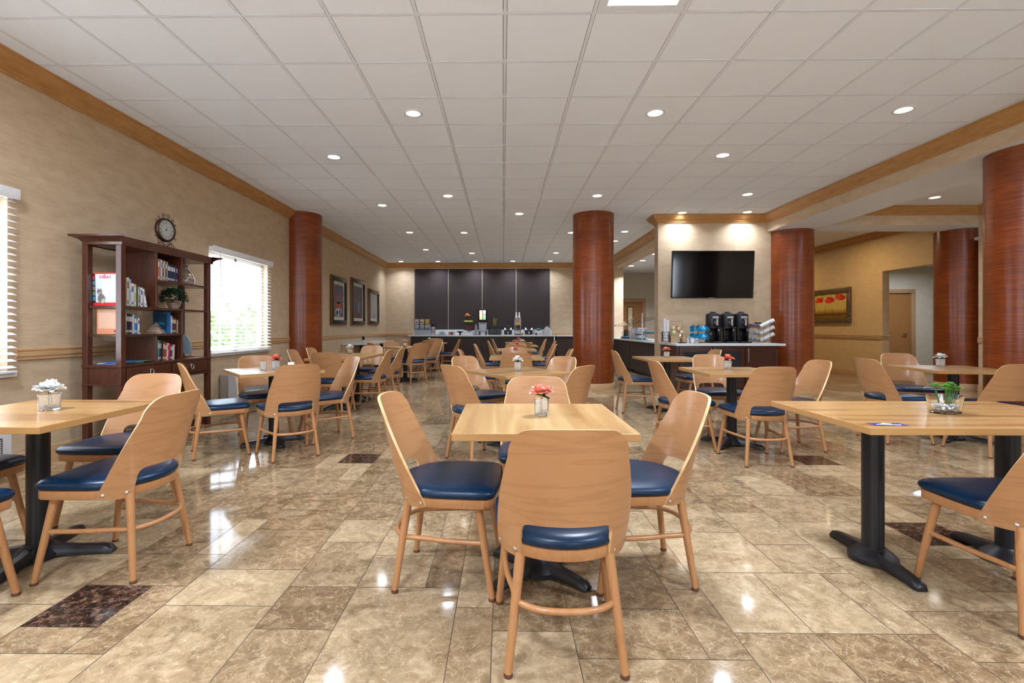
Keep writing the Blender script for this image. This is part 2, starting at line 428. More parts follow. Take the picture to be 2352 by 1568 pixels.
# beams
bm = NB(); box(bm, XB, 5.85, Y0, 9.4, 2.985, CZ + .02); o = struct('wall_beam_long', bm, [MT['wall'], MT['white']], smooth=0)
for p in o.data.polygons: p.material_index = 1 if p.normal.z < -.5 else 0
bm = NB(); box(bm, 5.86, 9.2, 8.80, 9.4, 2.985, CZ + .02); o = struct('wall_beam_cross', bm, [MT['wall'], MT['white']], smooth=0)
for p in o.data.polygons: p.material_index = 1 if p.normal.z < -.5 else 0
bm = NB(); box(bm, 3.4, 3.68, 9.63, YF, 2.985, CZ + .02); box(bm, 3.4, 3.68, 15.0, YF, 0, 2.985)
struct('wall_servery', bm, MT['wall'], smooth=0)
# kitchen behind the servery
bm = NB(); box(bm, 3.69, 5.3, 9.63, YF, 2.985, 3.1); struct('ceiling_servery', bm, MT['white'], smooth=0)
wall_with_holes('wall_servery_back', 'x', YF + .01, 3.46, 5.3, 0, 3.2, [(3.80, 4.68, 0, 2.06)], .2, MT['wall_grey'])
bm = NB(); box(bm, 5.16, 5.36, 9.63, YF + .2, 0, 2.98); struct('wall_servery_right', bm, MT['wall_grey'], smooth=0)
bm = NB(); box(bm, 3.2, 5.2, YF + .9, YF + 1.0, 0, 2.6); struct('wall_passage', bm, MT['wall_gold'], smooth=0)
# right bay and lobby
bm = NB(); box(bm, 5.86, 8.45, Y0, 8.74, CZ, CZ + .02); struct('ceiling_bay', bm, MT['white'], smooth=0)
bm = NB(); box(bm, 5.37, 8.45, 9.41, 16.4, CZ, CZ + .02); struct('ceiling_lobby', bm, MT['white'], smooth=0)
bm = NB(); box(bm, 8.45, 8.6, Y0, 8.80, 0, CZ); struct('wall_right', bm, MT['wall'], smooth=0)
bm = NB(); box(bm, 8.45, 8.6, 9.41, 11.0, 2.41, CZ); box(bm, 8.45, 8.6, 11.0, 16.4, 0, CZ)
struct('wall_lobby', bm, MT['wall_gold'], smooth=0)
bm = NB(); box(bm, 5.37, 8.6, 16.4, 16.6, 0, CZ); struct('wall_lobby_far', bm, MT['wall_gold'], smooth=0)
wall_with_holes('wall_corridor', 'x', 12.85, 8.6, 11.5, 0, 2.75, [(9.72, 10.66, 0, 2.10)], .15, MT['wall_grey'])
bm = NB(); box(bm, 11.5, 11.6, 8.4, 13, 0, 2.75); box(bm, 8.61, 11.6, 8.3, 8.39, 0, 2.8); box(bm, 8.61, 9.5, 8.80, 8.84, 0, 2.98); struct('wall_corridor_end', bm, MT['wall_grey'], smooth=0)  # pieces at the near end are unseen, added against outside light leaking in
bm = NB(); box(bm, 8.61, 11.5, 8.4, 13, 2.75, 2.8); struct('ceiling_corridor', bm, MT['white'], smooth=0)

wall_with_holes('wall_back', 'x', Y0, -4.1, 8.6, 0, CZ, [(-3.3, -1.3, .8, 2.4), (6.2, 7.8, .8, 2.4), (1.0, 2.4, .8, 2.4)], -.15, MT['wall'])  # unseen wall, its openings sized for the daylight they let in
# mouldings
CR = [(0, 0), (.125, 0), (.125, -.012), (.112, -.02), (.108, -.04), (.09, -.07), (.062, -.1), (.04, -.112), (.036, -.128), (.02, -.136), (.016, -.152), (0, -.152)]
def crown(name, path):
    bm = NB(); sweep(bm, path, [(o, CZ + z - .0025) for o, z in CR]); struct(name, bm, MT['crown'], smooth=25)
crown('trim_1', [(XL, Y0), (XL, YF), (3.4, YF), (3.4, 9.62), (2.97, 9.62), (2.97, 9.4), (XB, 9.4), (XB, Y0)])
crown('trim_2', [(5.85, Y0), (5.85, 8.80), (8.45, 8.80), (8.45, Y0)])
crown('trim_3', [(5.37, 9.41), (5.37, 16.4), (8.45, 16.4), (8.45, 9.41)])
RP = [(0, .885), (.008, .885), (.018, .893), (.018, .905), (.010, .909), (.010, .917), (.021, .922), (.021, .950), (.010, .955), (.010, .963), (.018, .968), (.018, .98), (.008, .988), (0, .988)]
def rail(name, path, prof=RP, m='rail'):
    bm = NB(); sweep(bm, path, prof); struct(name, bm, MT[m], smooth=20)
rail('trim_4', [(XL, Y0), (XL, WINS[0][0] - .09)]); rail('trim_5', [(XL, WINS[0][1] + .06), (XL, WINS[1][0] - .03)])
rail('trim_6', [(XL, WINS[1][1] + .04), (XL, YF), (-3.0, YF)]); rail('trim_7', [(1.62, YF), (3.4, YF)])
rail('trim_8', [(8.45, 16.3), (8.45, 11.0), (8.6, 11.0)]); rail('trim_9', [(8.45, 8.80), (8.45, Y0)])
BP = [(0, 0), (.016, 0), (.016, .10), (.010, .118), (.010, .13), (0, .135)]
rail('baseboard_left', [(XL, Y0), (XL, YF), (-3.0, YF)], BP); rail('baseboard_lobby', [(8.45, 16.4), (8.45, 11.0), (8.6, 11.0)], BP)
rail('baseboard_right', [(8.45, 8.80), (8.45, Y0)], BP)
rail('baseboard_television', [(2.97, 9.62), (2.97, 9.4), (5.1, 9.4)], BP)
rail('baseboard_corridor', [(10.75, 12.85), (11.5, 12.85)], BP)

# columns
def column(x, y, ztop, label, r=.385):
    t = thing('round_column', label, 'column', (x, y, 0))
    bm = NB(); lathe(bm, [(r, .12), (r, ztop - .001)], 96); obj('veneer_shaft', bm, MT['veneer'], t)
    bm = NB(); lathe(bm, [(r + .017, 0), (r + .017, .105), (r + .008, .122), (r + .001, .124)], 96); obj('base_ring', bm, MT['rail'], t)
    bm = NB(); lathe(bm, [(r + .0025, ztop - .075), (r + .0035, ztop - .074), (r + .0035, ztop - .067), (r + .0025, ztop - .066)], 96, cap=False); obj('veneer_seam', bm, MT['veneer'], t)
column(-3.87, 9.35 - .05, CZ, 'round red wood column against the left wall between window and pictures')
column(*W(1.725, 9.35), CZ, 'freestanding round red wood column in the middle of the room')
column(*W(5.50, 9.35), 2.985, 'round red wood column right of the television beside the coffee counter')
column(*W(5.50, 5.05), 2.985, 'nearest and largest round red wood column at the right edge')
column(8.70, 9.42, 2.985, 'round red wood column at the end of the lobby wall, behind the nearest one')

# windows
def window(k, y0, y1, label):
    z0, z1 = WZ
    bm = NB(); x = XL - .12
    for a, b, c, d in ((y0, y0 + .05, z0, z1), (y1 - .05, y1, z0, z1), (y0, y1, z0, z0 + .05), (y0, y1, z1 - .05, z1), ((y0 + y1) / 2 - .03, (y0 + y1) / 2 + .03, z0, z1)):
        box(bm, x - .03, x + .03, a, b, c, d, .004)
    for q in (.28, .72):
        yy = y0 + q * (y1 - y0); box(bm, x - .012, x + .012, yy - .01, yy + .01, z0, z1)
    w = struct('window_%d' % k, bm, MT['whitegloss'])
    bm = NB(); box(bm, x - .003, x + .003, y0 + .05, y1 - .05, z0 + .05, z1 - .05); obj('pane', bm, MT['pane'], w, smooth=0)
    bm = NB(); box(bm, XL - .09, XL + .04, y0 - .04, y1 + .04, z0 - .035, z0 - .001, .006); obj('window_sill', bm, MT['whitegloss'], w)
    t = thing('window_blind', label, 'blind', (XL, (y0 + y1) / 2, z0), 0, 'white slatted blinds on the left wall')
    L = (y1 - y0) / 2 + .02; H = z1 - z0
    bm = NB(); box(bm, .012, .075, -L, L, H - .02, H + .045, .006); box(bm, .072, .084, -L - .005, L + .005, H - .03, H + .055, .004); obj('headrail', bm, MT['blind'], t)
    bm = NB(); n = 26
    for i in range(n):
        z = .045 + (H - .09) * i / (n - 1); s = .0245
        M = Matrix.Translation((.043, 0, z)) @ Matrix.Rotation(R(22), 4, 'Y')
        box(bm, -s, s, -L + .008, L - .008, -.0014, .0014, M=M)
    obj('slats', bm, MT['blind'], t, smooth=0)
    bm = NB(); box(bm, .018, .068, -L + .005, L - .005, -.004, .016, .004); obj('bottom_rail', bm, MT['blind'], t)
    bm = NB()
    for yy in (-L * .7, 0, L * .7):
        for xx in (.018, .069): cyl(bm, (xx, yy, 0), (xx, yy, H), .0011, n=5)
    obj('ladder_cords', bm, MT['blind'], t)
    bm = NB(); cyl(bm, (.09, -L + .13, H), (.094, -L + .17, H - .72), .0035, n=8); obj('tilt_wand', bm, MT['label'], t)
window(1, *WINS[0], 'white slatted blind at the left picture edge')
window(2, *WINS[1], 'white slatted blind right of the bookcase on the left wall')
bm = NB(); box(bm, -7.4, -5.9, 6.5, 16.5, -.3, -.25); o = struct('trim_ground_outside', bm, MT['lawn'], smooth=0); o.name = 'floor_outside'
def hedge(x, y0, y1, h, label):
    bm = NB(); r = random.Random(int(y0 * 10))
    for _ in range(5200):
        yy = r.uniform(y0, y1); z = r.uniform(-.25, h + .25 * math.sin(yy * 2.1)); xx = x + r.uniform(-.5, .5)
        c = Vector((xx, yy, z)); M = Matrix.Rotation(r.uniform(0, 6.3), 3, 'Z') @ Matrix.Rotation(r.uniform(-1.2, 1.2), 3, 'X')
        s = r.uniform(.04, .085)
        bm.faces.new([bm.verts.new(c + M @ Vector(p) * s) for p in ((-.5, -1, 0), (.5, -1, .1), (.6, .4, .2), (0, 1.2, 0), (-.6, .4, .2))])
    tag(obj('hedge', bm, MT['hedge'], smooth=0), label, 'hedge', kind='stuff')
hedge(-6.6, 7.5, 15.5, 1.55, 'green leafy hedge outside the window behind the blind')

# ------------------------------------------------------------------ lights
def down(px, py, ceil=CZ, dim=False):
    z = (ceil - HC) * 1122 / (752.4 - py); x = (px - 1155.4) * z / 1122
    return W(x, z)
def lamp(name, loc, size, power, col, spread=180):
    l = bpy.data.lights.new(name, 'AREA'); l.shape = 'DISK'; l.size = size; l.energy = power; l.color = (.85, .95, 1.14) if col[2] > .5 else col; l.spread = R(spread)
    o = bpy.data.objects.new(name, l); COL.objects.link(o); o.location = loc; return o
DL = [(949, 260), (1505, 259), (2075, 252), (767, 360), (1660, 356), (1717, 446), (1029, 449.5), (1372, 449), (878, 471), (1193, 490.5), (1567, 488), (1717, 486.5),
      (941, 533.5), (1066, 534), (1312, 534), (1435, 531.5), (1412, 553), (978, 573), (1084, 581), (1277, 580.5), (921, 600), (1006, 600), (1092, 600), (1178, 599.5), (1264, 599)]
DLL = ['dimmer recessed downlight in the left of the two nearest ceiling fixtures', 'lit recessed downlight, nearest one right of centre', 'lit recessed downlight nearest the right crown moulding',
       'lit recessed downlight over the left tables, nearest of that side', 'lit recessed downlight in the ceiling toward the right beam, second from the camera', 'lit recessed downlight before the pair above the television wall',
       'lit recessed downlight left of centre in the middle rows', 'lit recessed downlight just in front of the central column', 'lit recessed downlight near the left wall column', 'lit recessed downlight close to the centre line in the middle of the ceiling',
       'left recessed downlight of the pair above the television wall', 'right recessed downlight of the pair above the television wall',
       'lit recessed downlight beyond the left column, nearer the left wall', 'lit recessed downlight beyond the left column, nearer the centre', 'lit recessed downlight touching the left edge of the central column', 'lit recessed downlight just right of the central column',
       'small lit downlight half hidden by the right edge of the central column', 'lit recessed downlight near the pictures in the third last row', 'lit recessed downlight left of centre before the last row', 'lit recessed downlight right of centre before the last row',
       'first from left of the last row of downlights by the dark panels', 'second from left of the last row of downlights by the dark panels', 'third from left of the last row of downlights by the dark panels', 'fourth from left of the last row of downlights by the dark panels', 'fifth from left of the last row of downlights by the dark panels']
def can_light(x, y, cz, dim, label, power):
    t = thing('recessed_downlight', label, 'ceiling light', (x, y, cz), 0, 'recessed ceiling downlights')
    bm = NB(); lathe(bm, [(.072, -.006), (.092, -.005), (.098, -.0025), (.098, .0), (.085, .001), (.072, .012)], 32, cap=False); obj('trim_ring', bm, MT['whitegloss'], t)
    bm = NB(); cyl(bm, (0, 0, -.0035), (0, 0, .004), .0735, n=28); obj('lens', bm, MT['frost_dim' if dim else 'frost'], t)
    lamp('downlight_lamp', (x, y, cz - .012), .13, power * (.15 if dim else 1), (1, .84, .66), 130)
for k, ((px, py), lab) in enumerate(zip(DL, DLL)):
    x, y = down(px, py); y = min(y, YF - .35)
    can_light(x, y, CZ, k == 0, lab, 13)
for (px, py), lab in zip(((1505, 583), (1476, 598), (1450, 610)), ('nearest', 'middle', 'farthest')):
    x, y = down(px, py, 2.985); can_light(x, y, 2.984, False, lab + ' downlight in the low white ceiling above the servery', 42)
x, y = down(2147, 453); can_light(x, y, CZ, False, 'downlight in the white ceiling of the right bay beyond the long beam', 18)
for x, y in ((7.0, 3.5), (7.0, 5.8), (7.2, 11.2), (7.2, 14.2)):
    lamp('lobby_fill', (x, y, CZ - .02), .3, 26 if y > 9 else 42, (1, .74, .46) if y > 9 else (1, .86, .7), 170)  # hidden fill without a fixture, added to brighten bay and lobby
lamp('corridor_fill', (9.9, 11.5, 2.72), .5, 42, (1, .84, .66), 170)  # fill added out of view to lift the dark corridor, no fixture
lamp('passage_fill', (4.2, YF + .55, 2.5), .3, 18, (1, .75, .45), 170)  # hidden fill added behind the servery door, no fixture
for (i, j) in sorted(LIGHT_TILE):
    x, y = GX + (i + .5) * T, GY + (j + .5) * T
    t = thing('lay_in_light', 'square lit ceiling panel at the top edge right of centre' if (i, j) == (1, 4) else 'square lit ceiling panel added out of view, %s' % {(-5, 2): 'over the left wall side', (4, -1): 'right of the middle', (-2, -2): 'left of the middle'}.get((i, j), ''), 'ceiling light', (x, y, CZ))
    bm = NB()
    for a, b, c, d in ((-.29, .29, -.29, -.23), (-.29, .29, .23, .29), (-.29, -.23, -.23, .23), (.23, .29, -.23, .23)): box(bm, a, b, c, d, -.001, .012)
    obj('frame', bm, MT['tgrid'], t, smooth=0)
    bm = NB(); box(bm, -.23, .23, -.23, .23, .001, .009); obj('lens', bm, MT['lens'], t, smooth=0)
    l = lamp('panel_lamp', (x, y, CZ - .01), .5, 95, (1, .95, .88), 170)
# daylight
w = bpy.data.worlds.new('sky'); SC.world = w; w.use_nodes = True
nt = w.node_tree; bg = nt.nodes['Background']
tc = nt.nodes.new('ShaderNodeTexCoord'); sx = nt.nodes.new('ShaderNodeSeparateXYZ'); rp = nt.nodes.new('ShaderNodeValToRGB')
rp.color_ramp.elements[0].position = .45; rp.color_ramp.elements[0].color = (.66, .72, .80, 1)
rp.color_ramp.elements[1].position = .62; rp.color_ramp.elements[1].color = (.76, .88, 1.05, 1)
ma = nt.nodes.new('ShaderNodeMapRange'); ma.inputs[1].default_value = -1; ma.inputs[2].default_value = 1
nt.links.new(tc.outputs['Generated'], sx.inputs[0]); nt.links.new(sx.outputs[2], ma.inputs[0]); nt.links.new(ma.outputs[0], rp.inputs[0]); nt.links.new(rp.outputs[0], bg.inputs[0])
mg = nt.nodes.new('ShaderNodeMapRange'); mg.inputs[1].default_value = .0; mg.inputs[2].default_value = .06; mg.inputs[3].default_value = 20.0; mg.inputs[4].default_value = 7.0  # world made brighter below the horizon, added to light the ceiling
nt.links.new(sx.outputs[2], mg.inputs[0]); nt.links.new(mg.outputs[0], bg.inputs[1])
# ------------------------------------------------------------------ chair
def leg_taper(bm, p0, p1, r0, r1, n=14):
    p0, p1 = Vector(p0), Vector(p1)
    pts = [p0.lerp(p1, t) for t in (0, .35, .7, 1)]
    tube(bm, pts, [r0 + (r1 - r0) * t for t in (0, .35, .7, 1)], n)
SHELL_T = .0125
def shell_point(s, h, off=0):
    k = (h - .40) / .44
    c = 4.15 + (2.25 - 4.15) * max(-.1, min(1.05, k)); Rr = 1 / c
    yr = -.238 - .085 * k - .012 * max(0, k) ** 2
    a = s * c; x = Rr * math.sin(a); y = yr + Rr * (1 - math.cos(a))
    return Vector((x - off * math.sin(a), y + off * math.cos(a), h))
def make_chair():
    t = thing('dining_chair', 'x', 'chair')
    # seat frame
    def seat_ring(g, z, y_front=.232):
        pts = []
        hw = .236 + g
        # rear arc then sides then front
        for i in range(25):
            a = PI + PI * i / 24
            pts.append((hw * math.cos(a) * 1.0, -.012 + (.222 + g) * math.sin(a), z))
        for (x, y) in ((hw + .002, .06), (hw + .003, .13), (hw + .001, .18)): pts.append((x, y, z))
        cr = .05
        for i in range(1, 6):
            a = PI / 2 * i / 6; pts.append((hw - cr + cr * math.cos(a), y_front + g - cr + cr * math.sin(a) - .006 + .0, z))
        for q in (-.5, 0, .5)[::-1]: pts.append((q * (hw - cr) * 1.2, y_front + g + .006 * (1 - q * q * 2), z))
        for i in range(5, 0, -1):
            a = PI / 2 * i / 6; pts.append((-(hw - cr + cr * math.cos(a)), y_front + g - cr + cr * math.sin(a) - .006, z))
        for (x, y) in ((hw + .001, .18), (hw + .003, .13), (hw + .002, .06)): pts.append((-x, y, z))
        return pts
    bm = NB(); rings(bm, [seat_ring(-.012, .386), seat_ring(-.0085, .3845), seat_ring(-.006, .388), seat_ring(-.006, .423), seat_ring(-.010, .426)])
    obj('seat_frame', bm, MT['beechrail'], t)
    bm = NB(); base = seat_ring(0, 0)
    rs = []
    cx, cy = 0, 0
    for g, z in ((-.012, .4265), (-.001, .430), (.003, .440), (.001, .452), (-.010, .463), (-.030, .470), (-.07, .4745), (-.13, .477), (-.19, .478), (-.222, .478)):
        f = 1 + g / .236
        if g > -.02: rs.append(seat_ring(g, z))
        else: rs.append([(p[0] * f, p[1] * f, z) for p in base])
    rings(bm, rs); obj('seat', bm, MT['navy'], t, smooth=80)
    # bentwood back shell
    def top(s):
        s = abs(s)
        if s < .118: return .842 - .25 * s * s
        if s < .205:
            q = (s - .118) / .087; return .842 - .0035 - .098 * (1 - math.sqrt(max(0, 1 - q * q)))  * .98
        q = (s - .205) / (.302 - .205); z = .742 + (.388 - .742) * q
        return z + .018 * math.sin(PI * q)
    S = [0, .02, .04, .06, .08, .10, .118, .132, .146, .158, .163, .1631, .172, .182, .190, .196, .200, .203, .2048, .206, .212, .222, .235, .25, .265, .28, .292, .299, .302]
    S = [-q for q in S[:0:-1]] + S
    def lo(s):
        s = abs(s)
        if s <= .1305: return .512 - .18 * s * s
        if s <= .16305:
            q = (s - .1305) / .0325; return .5085 - .034 * (1 - math.sqrt(max(0, 1 - min(1, q) ** 2)))
        return .376 + .012 * max(0, (s - .2) / .1) ** 3
    bm = NB(); NLO, NHI = 4, 12
    def colpts(s, off):
        a, b = lo(s), top(s); l = []
        if abs(s) > .16305:
            mid = min(.4745, a + .62 * (b - a)) if abs(s) > .1632 else .4745
            for i in range(NLO): l.append(shell_point(s, a + (mid - a) * i / NLO, off))
            a2 = mid
        else: l += [None] * NLO; a2 = a
        for i in range(NHI + 1): l.append(shell_point(s, a2 + (b - a2) * i / NHI, off))
        return l
    for off, mi, fl in ((0, 0, 0), (SHELL_T, 0, 1)):
        cols = [[bm.verts.new(p) if p is not None else None for p in colpts(s, off)] for s in S]
        for a, b in zip(cols, cols[1:]):
            for i in range(len(a) - 1):
                q = [a[i], b[i], b[i + 1], a[i + 1]]
                if None in q: continue
                bm.faces.new(q if not fl else q[::-1])
        if off == 0: A = cols
        else: B = cols
    bmesh.ops.remove_doubles(bm, verts=bm.verts, dist=.00025)
    # rims
    bnd = [e for e in bm.edges if len(e.link_faces) == 1]
    geo = {}
    def near(p):
        return (round(p.x, 4), round(p.y, 4), round(p.z, 4))
    ext = bmesh.ops.extrude_edge_only  # (kept simple: bridge by matching columns)
    def wall(seq):
        for (p0, q0), (p1, q1) in zip(seq, seq[1:]):
            try:
                f = bm.faces.new([bm.verts.new(v) for v in (p0, p1, q1, q0)]); f.material_index = 1
            except ValueError: pass
    outer = [(shell_point(s, top(s)), shell_point(s, top(s), SHELL_T)) for s in S]
    wall(outer)
    low = [(shell_point(s, lo(s)), shell_point(s, lo(s), SHELL_T)) for s in S]
    wall([p for p, s in zip(low, S) if s <= -.16305]); wall([p for p, s in zip(low, S) if abs(s) <= .16305]); wall([p for p, s in zip(low, S) if s >= .16305])
    for sg in (-1, 1):
        wall([(shell_point(sg * .1630, h), shell_point(sg * .1630, h, SHELL_T)) for h in (.376, .425, .4745)])
        wall([(shell_point(sg * .302, h), shell_point(sg * .302, h, SHELL_T)) for h in (lo(.302), top(.302))])
    obj('backrest', bm, [MT['beech'], MT['plyedge']], t, smooth=50)
    for sg in (-1, 1):
        for s in (.188, .278):
            bm = NB()
            p = shell_point(sg * s, .402); q = shell_point(sg * s, .402, -.004)
            d = (q - p).normalized(); p2 = p - d * .002
            u = d.orthogonal().normalized(); v = d.cross(u)
            rings(bm, [[p2 + d * z + r * (math.cos(2 * PI * i / 12) * u + math.sin(2 * PI * i / 12) * v) for i in range(12)] for z, r in ((0, .008), (.003, .008), (.0055, .005), (.006, .001))])
            obj('bolt', bm, MT['chrome'], t)
    for sx_ in (-1, 1):
        for (xt, yt, xf, yf) in ((.150, -.165, .193, -.215), (.188, .150, .226, .215)):
            bm = NB(); leg_taper(bm, (sx_ * xt, yt, .392), (sx_ * xf, yf, .012), .0185, .0135)
            l = obj('leg', bm, MT['beechrail'], t)
            bm = NB(); lathe(bm, [(.0125, 0), (.0155, .002), (.0155, .010), (.0138, .013)], 14, (sx_ * xf, yf, 0)); obj('foot_glide', bm, MT['glide'], l)
    # bentwood stretcher hoop from front leg round the rear legs
    pts = []
    zs = .232
    def legx(xt, xf): return xt + (xf - xt) * (1 - (zs - .012) / .38)
    fx, fy = legx(.188, .226), legx(.150, .215)
    rx, ry = legx(.150, .193), legx(-.165, -.215)
    ctrl = [(-fx, fy), (-fx + .004, .10), (-fx + .012, 0), (-rx - .006, -.10), (-rx + .004, ry + .012), (-rx + .045, ry - .03), (-.07, ry - .052), (0, ry - .058)]
    ctrl = ctrl + [(-x, y) for x, y in ctrl[-2::-1]]
    cp = [Vector((x, y, zs)) for x, y in ctrl]
    for i in range(len(cp) - 1):
        p0, p1, p2, p3 = cp[max(i - 1, 0)], cp[i], cp[i + 1], cp[min(i + 2, len(cp) - 1)]
        for k in range(4):
            u = k / 4
            pts.append(.5 * ((2 * p1) + (-p0 + p2) * u + (2 * p0 - 5 * p1 + 4 * p2 - p3) * u * u + (-p0 + 3 * p1 - 3 * p2 + p3) * u ** 3))
    pts.append(cp[-1])
    bm = NB(); tube(bm, pts, .0112, 10); obj('stretcher', bm, MT['beechrail'], t)
    return reg(t)
chair0 = make_chair(); _used = [False]
GRP = 'beech bentwood chairs with navy seats'
def chair(x, y, head, label):
    x, y = W(x, y); rz = R(head - 90)
    label = 'navy beech chair ' + label
    if len(label.split()) > 16: print('LONG', label)
    if not _used[0]:
        _used[0] = True; chair0.location = (x, y, 0); chair0.rotation_euler.z = rz; chair0['label'] = label; chair0['group'] = GRP; return chair0
    return dup(chair0, (x, y, 0), rz, label, GRP)

# ------------------------------------------------------------------ tables
TH = .735
def cross_foot(t, x=0, y=0, arms=(45, 135, 225, 315), L=.30):
    bm = NB()
    cyl(bm, (x, y, .05), (x, y, TH - .035), .047, n=28)
    for a in ((x, y),): pass
    obj('column', bm, MT['black'], t)
    bm = NB(); lathe(bm, [(.105, 0.012), (.105, .03), (.082, .052), (.060, .066), (.050, .078)], 28, (x, y, 0))
    for a in arms:
        d = Vector((math.cos(R(a)), math.sin(R(a)), 0)); p = Vector((-d.y, d.x, 0)); o = Vector((x, y, 0)); rs = []
        for s, w, zt, zb in ((.03, .045, .068, .014), (.10, .036, .060, .014), (.18, .031, .050, .013), (L - .05, .030, .043, .008), (L - .015, .029, .036, .003), (L, .022, .020, .003)):
            c = o + d * s
            rs.append([c + p * w + Vector((0, 0, zb)), c + p * w * .95 + Vector((0, 0, zt * .65)), c + p * w * .5 + Vector((0, 0, zt)), c - p * w * .5 + Vector((0, 0, zt)), c - p * w * .95 + Vector((0, 0, zt * .65)), c - p * w + Vector((0, 0, zb))])
        rings(bm, rs)
    obj('pedestal_foot', bm, MT['black'], t, smooth=40)
    bm = NB(); lathe(bm, [(.055, TH - .042), (.055, TH - .036), (.12, TH - .035), (.12, TH - .031)], 24, (x, y, 0)); obj('mounting_plate', bm, MT['black'], t)
def tabletop(t, lx, ly, grain_x=False, name='tabletop', m='table', e='tedge'):
    bm = NB(); th = .031
    box(bm, -lx / 2, lx / 2, -ly / 2, ly / 2, TH - th, TH, .0025, 1)
    for f in bm.faces:
        f.normal_update()
        f.material_index = 0 if abs(f.normal.z) > .9 else 1
    return obj(name, bm, [MT[m], MT[e]], t, smooth=0)
MT['table_x'] = striped('laminate_top_cross', (.46, .27, .10), (.38, .20, .068), (.25, .115, .035), (.14, 4, 1))
def table(x, y, rz, label, lx=.75, ly=.77, posts=((0, 0),), arms=(45, 135, 225, 315), L=.30, gx=False):
    x, y = W(x, y)
    t = thing('dining_table', label, 'table', (x, y, 0), R(rz), 'light wood restaurant tables')
    tabletop(t, lx, ly, m='table_x' if gx else 'table')
    for px, py in posts: cross_foot(t, px, py, arms, L)
    return t
# (x, y, rotation, label, descriptor for its chairs)
table(.17, 2.32, 0, 'square light wood table in the front centre with a pink rose', arms=(40, 140, 220, 320), L=.27)
table(-2.34, 2.46, 0, 'square light wood table at the left front with a white rose', .76, .78, arms=(12, 102, 192, 282), L=.34, gx=True)
t3 = table(2.165, 2.42, 0, 'long light wood table at the right front with a green succulent', 1.25, .76, ((-.33, 0), (.33, 0)), (90, 270), .29, gx=True)
table(.14, 4.75, 33, 'turned square wood table with a white rose behind the front centre table', .75, .75, gx=True)
table(.19, 7.08, 0, 'square wood table with a pink flower, third in the centre row', .76)
table(.26, 9.6, 0, 'square wood table with a pink flower, fourth in the centre row', .76)
table(.44, 11.7, 0, 'square wood table with a white flower, fifth in the centre row', .76)
table(.45, 13.9, 0, 'square wood table with a pink flower, farthest of the centre row', .76)
table(-2.3, 4.9, 40, 'turned square wood table near the window with a coral flower', .76, .76, arms=(0, 90, 180, 270), gx=True)
table(-2.33, 7.0, 0, 'nearer wood table of the joined pair beside the left column', .74, .76, gx=True, L=.24)
table(-2.33, 7.77, 0, 'farther wood table of the joined pair, with a white flower', .74, .76, gx=True, L=.24)
table(-2.15, 10.75, 40, 'turned square wood table with a pink flower left of the far aisle', .76, .76)
table(-1.97, 13.6, 0, 'farthest left wood table in front of the long dark counter', .76)
table(4.68, 5.08, -8, 'square wood table with a white flower behind the long front table', .78, .78, gx=True)
table(2.26, 4.83, 0, 'square wood table with a coral flower right of the centre tables', .76, .80, gx=True)
table(2.29, 6.82, 0, 'square wood table with a coral flower before the coffee counter', .76, .80, gx=True)

# table sign sticker on the front right table
bm = NB(); box(bm, 1.60, 1.745, 2.115, 2.175, TH + .0002, TH + .0008); st = obj('sticker', bm, cmat((.035, .02, .16)), smooth=0)
st.data.transform(Matrix.Translation((-1.67, -2.145, -TH)))
st.location = (1.665, 2.145, TH); tag(st, 'small purple sticker with white line drawing on the front right table corner', 'sticker')
bm = NB()
tube(bm, [(.008 + .022 * math.cos(a), .014 * math.sin(a), .0012) for a in [k * .5 for k in range(1, 12)]], .0018, 5)
tube(bm, [(-.05, -.012, .0012), (-.035, .0, .0012), (-.02, -.006, .0012), (-.014, .012, .0012), (.0, .016, .0012)], .0018, 5)
tube(bm, [(.026, -.012, .0012), (.045, -.018, .0012), (.055, -.010, .0012)], .0018, 5)
obj('line_drawing', bm, cmat((.75, .75, .8)), st, smooth=0)

# long white wall table at the left wall
t = thing('wall_table', 'white topped table against the left wall below the framed pictures', 'table', (-3.58, 13.3, 0))
bm = NB(); box(bm, -.34, .34, -1.5, 1.5, .735, .765, .003); obj('tabletop', bm, MT['quartz'], t, smooth=0)
bm = NB(); box(bm, -.33, -.27, -1.45, -1.41, 0, .734); box(bm, -.34, -.05, -1.49, -1.45, .10, .733); obj('side_panel', bm, MT['wall'], t, smooth=0)
for yy in (-1.05, .95):
    bm = NB(); cyl(bm, (.02, yy, .03), (.02, yy, .734), .045, n=20); box(bm, -.16, .2, yy - .16, yy + .16, .715, .734); box(bm, -.2, .25, yy - .035, yy + .035, .002, .05, .01); obj('pedestal', bm, MT['black'], t)

# ------------------------------------------------------------------ chairs in their places
C = chair
C(.21, 1.83, 90, 'on the near side of the front centre table, back to the viewer')
C(-.245, 2.31, -4, 'on the left side of the front centre table')
C(.625, 2.34, 182, 'on the right side of the front centre table')
C(.214, 2.84, 270, 'on the far side of the front centre table')
C(-1.885, 2.41, 179, 'on the right side of the left front table')
C(-2.36, 3.03, 270, 'on the far side of the left front table')
C(-2.33, 1.90, 90, 'on the near side of the left front table')
C(-2.80, 2.44, 0, 'on the left side of the left front table, mostly outside the picture')
C(2.13, 2.03, 90, 'at the near side of the long front right table')
C(4.02, 5.04, 2, 'on the left side of the table behind the long right table')
C(4.80, 5.74, 258, 'on the far side of the table behind the long right table')
C(4.50, 4.53, 90, 'on the near side of the table behind the long right table')
C(2.20, 4.26, 92, 'on the near side of the coral flower table right of centre')
C(1.76, 4.77, 2, 'on the left side of the coral flower table right of centre')
C(2.42, 5.46, 272, 'on the far side of the coral flower table right of centre')
C(2.77, 4.72, 182, 'on the right side of the coral flower table right of centre')
C(1.84, 6.80, 0, 'on the left side of the table before the coffee counter')
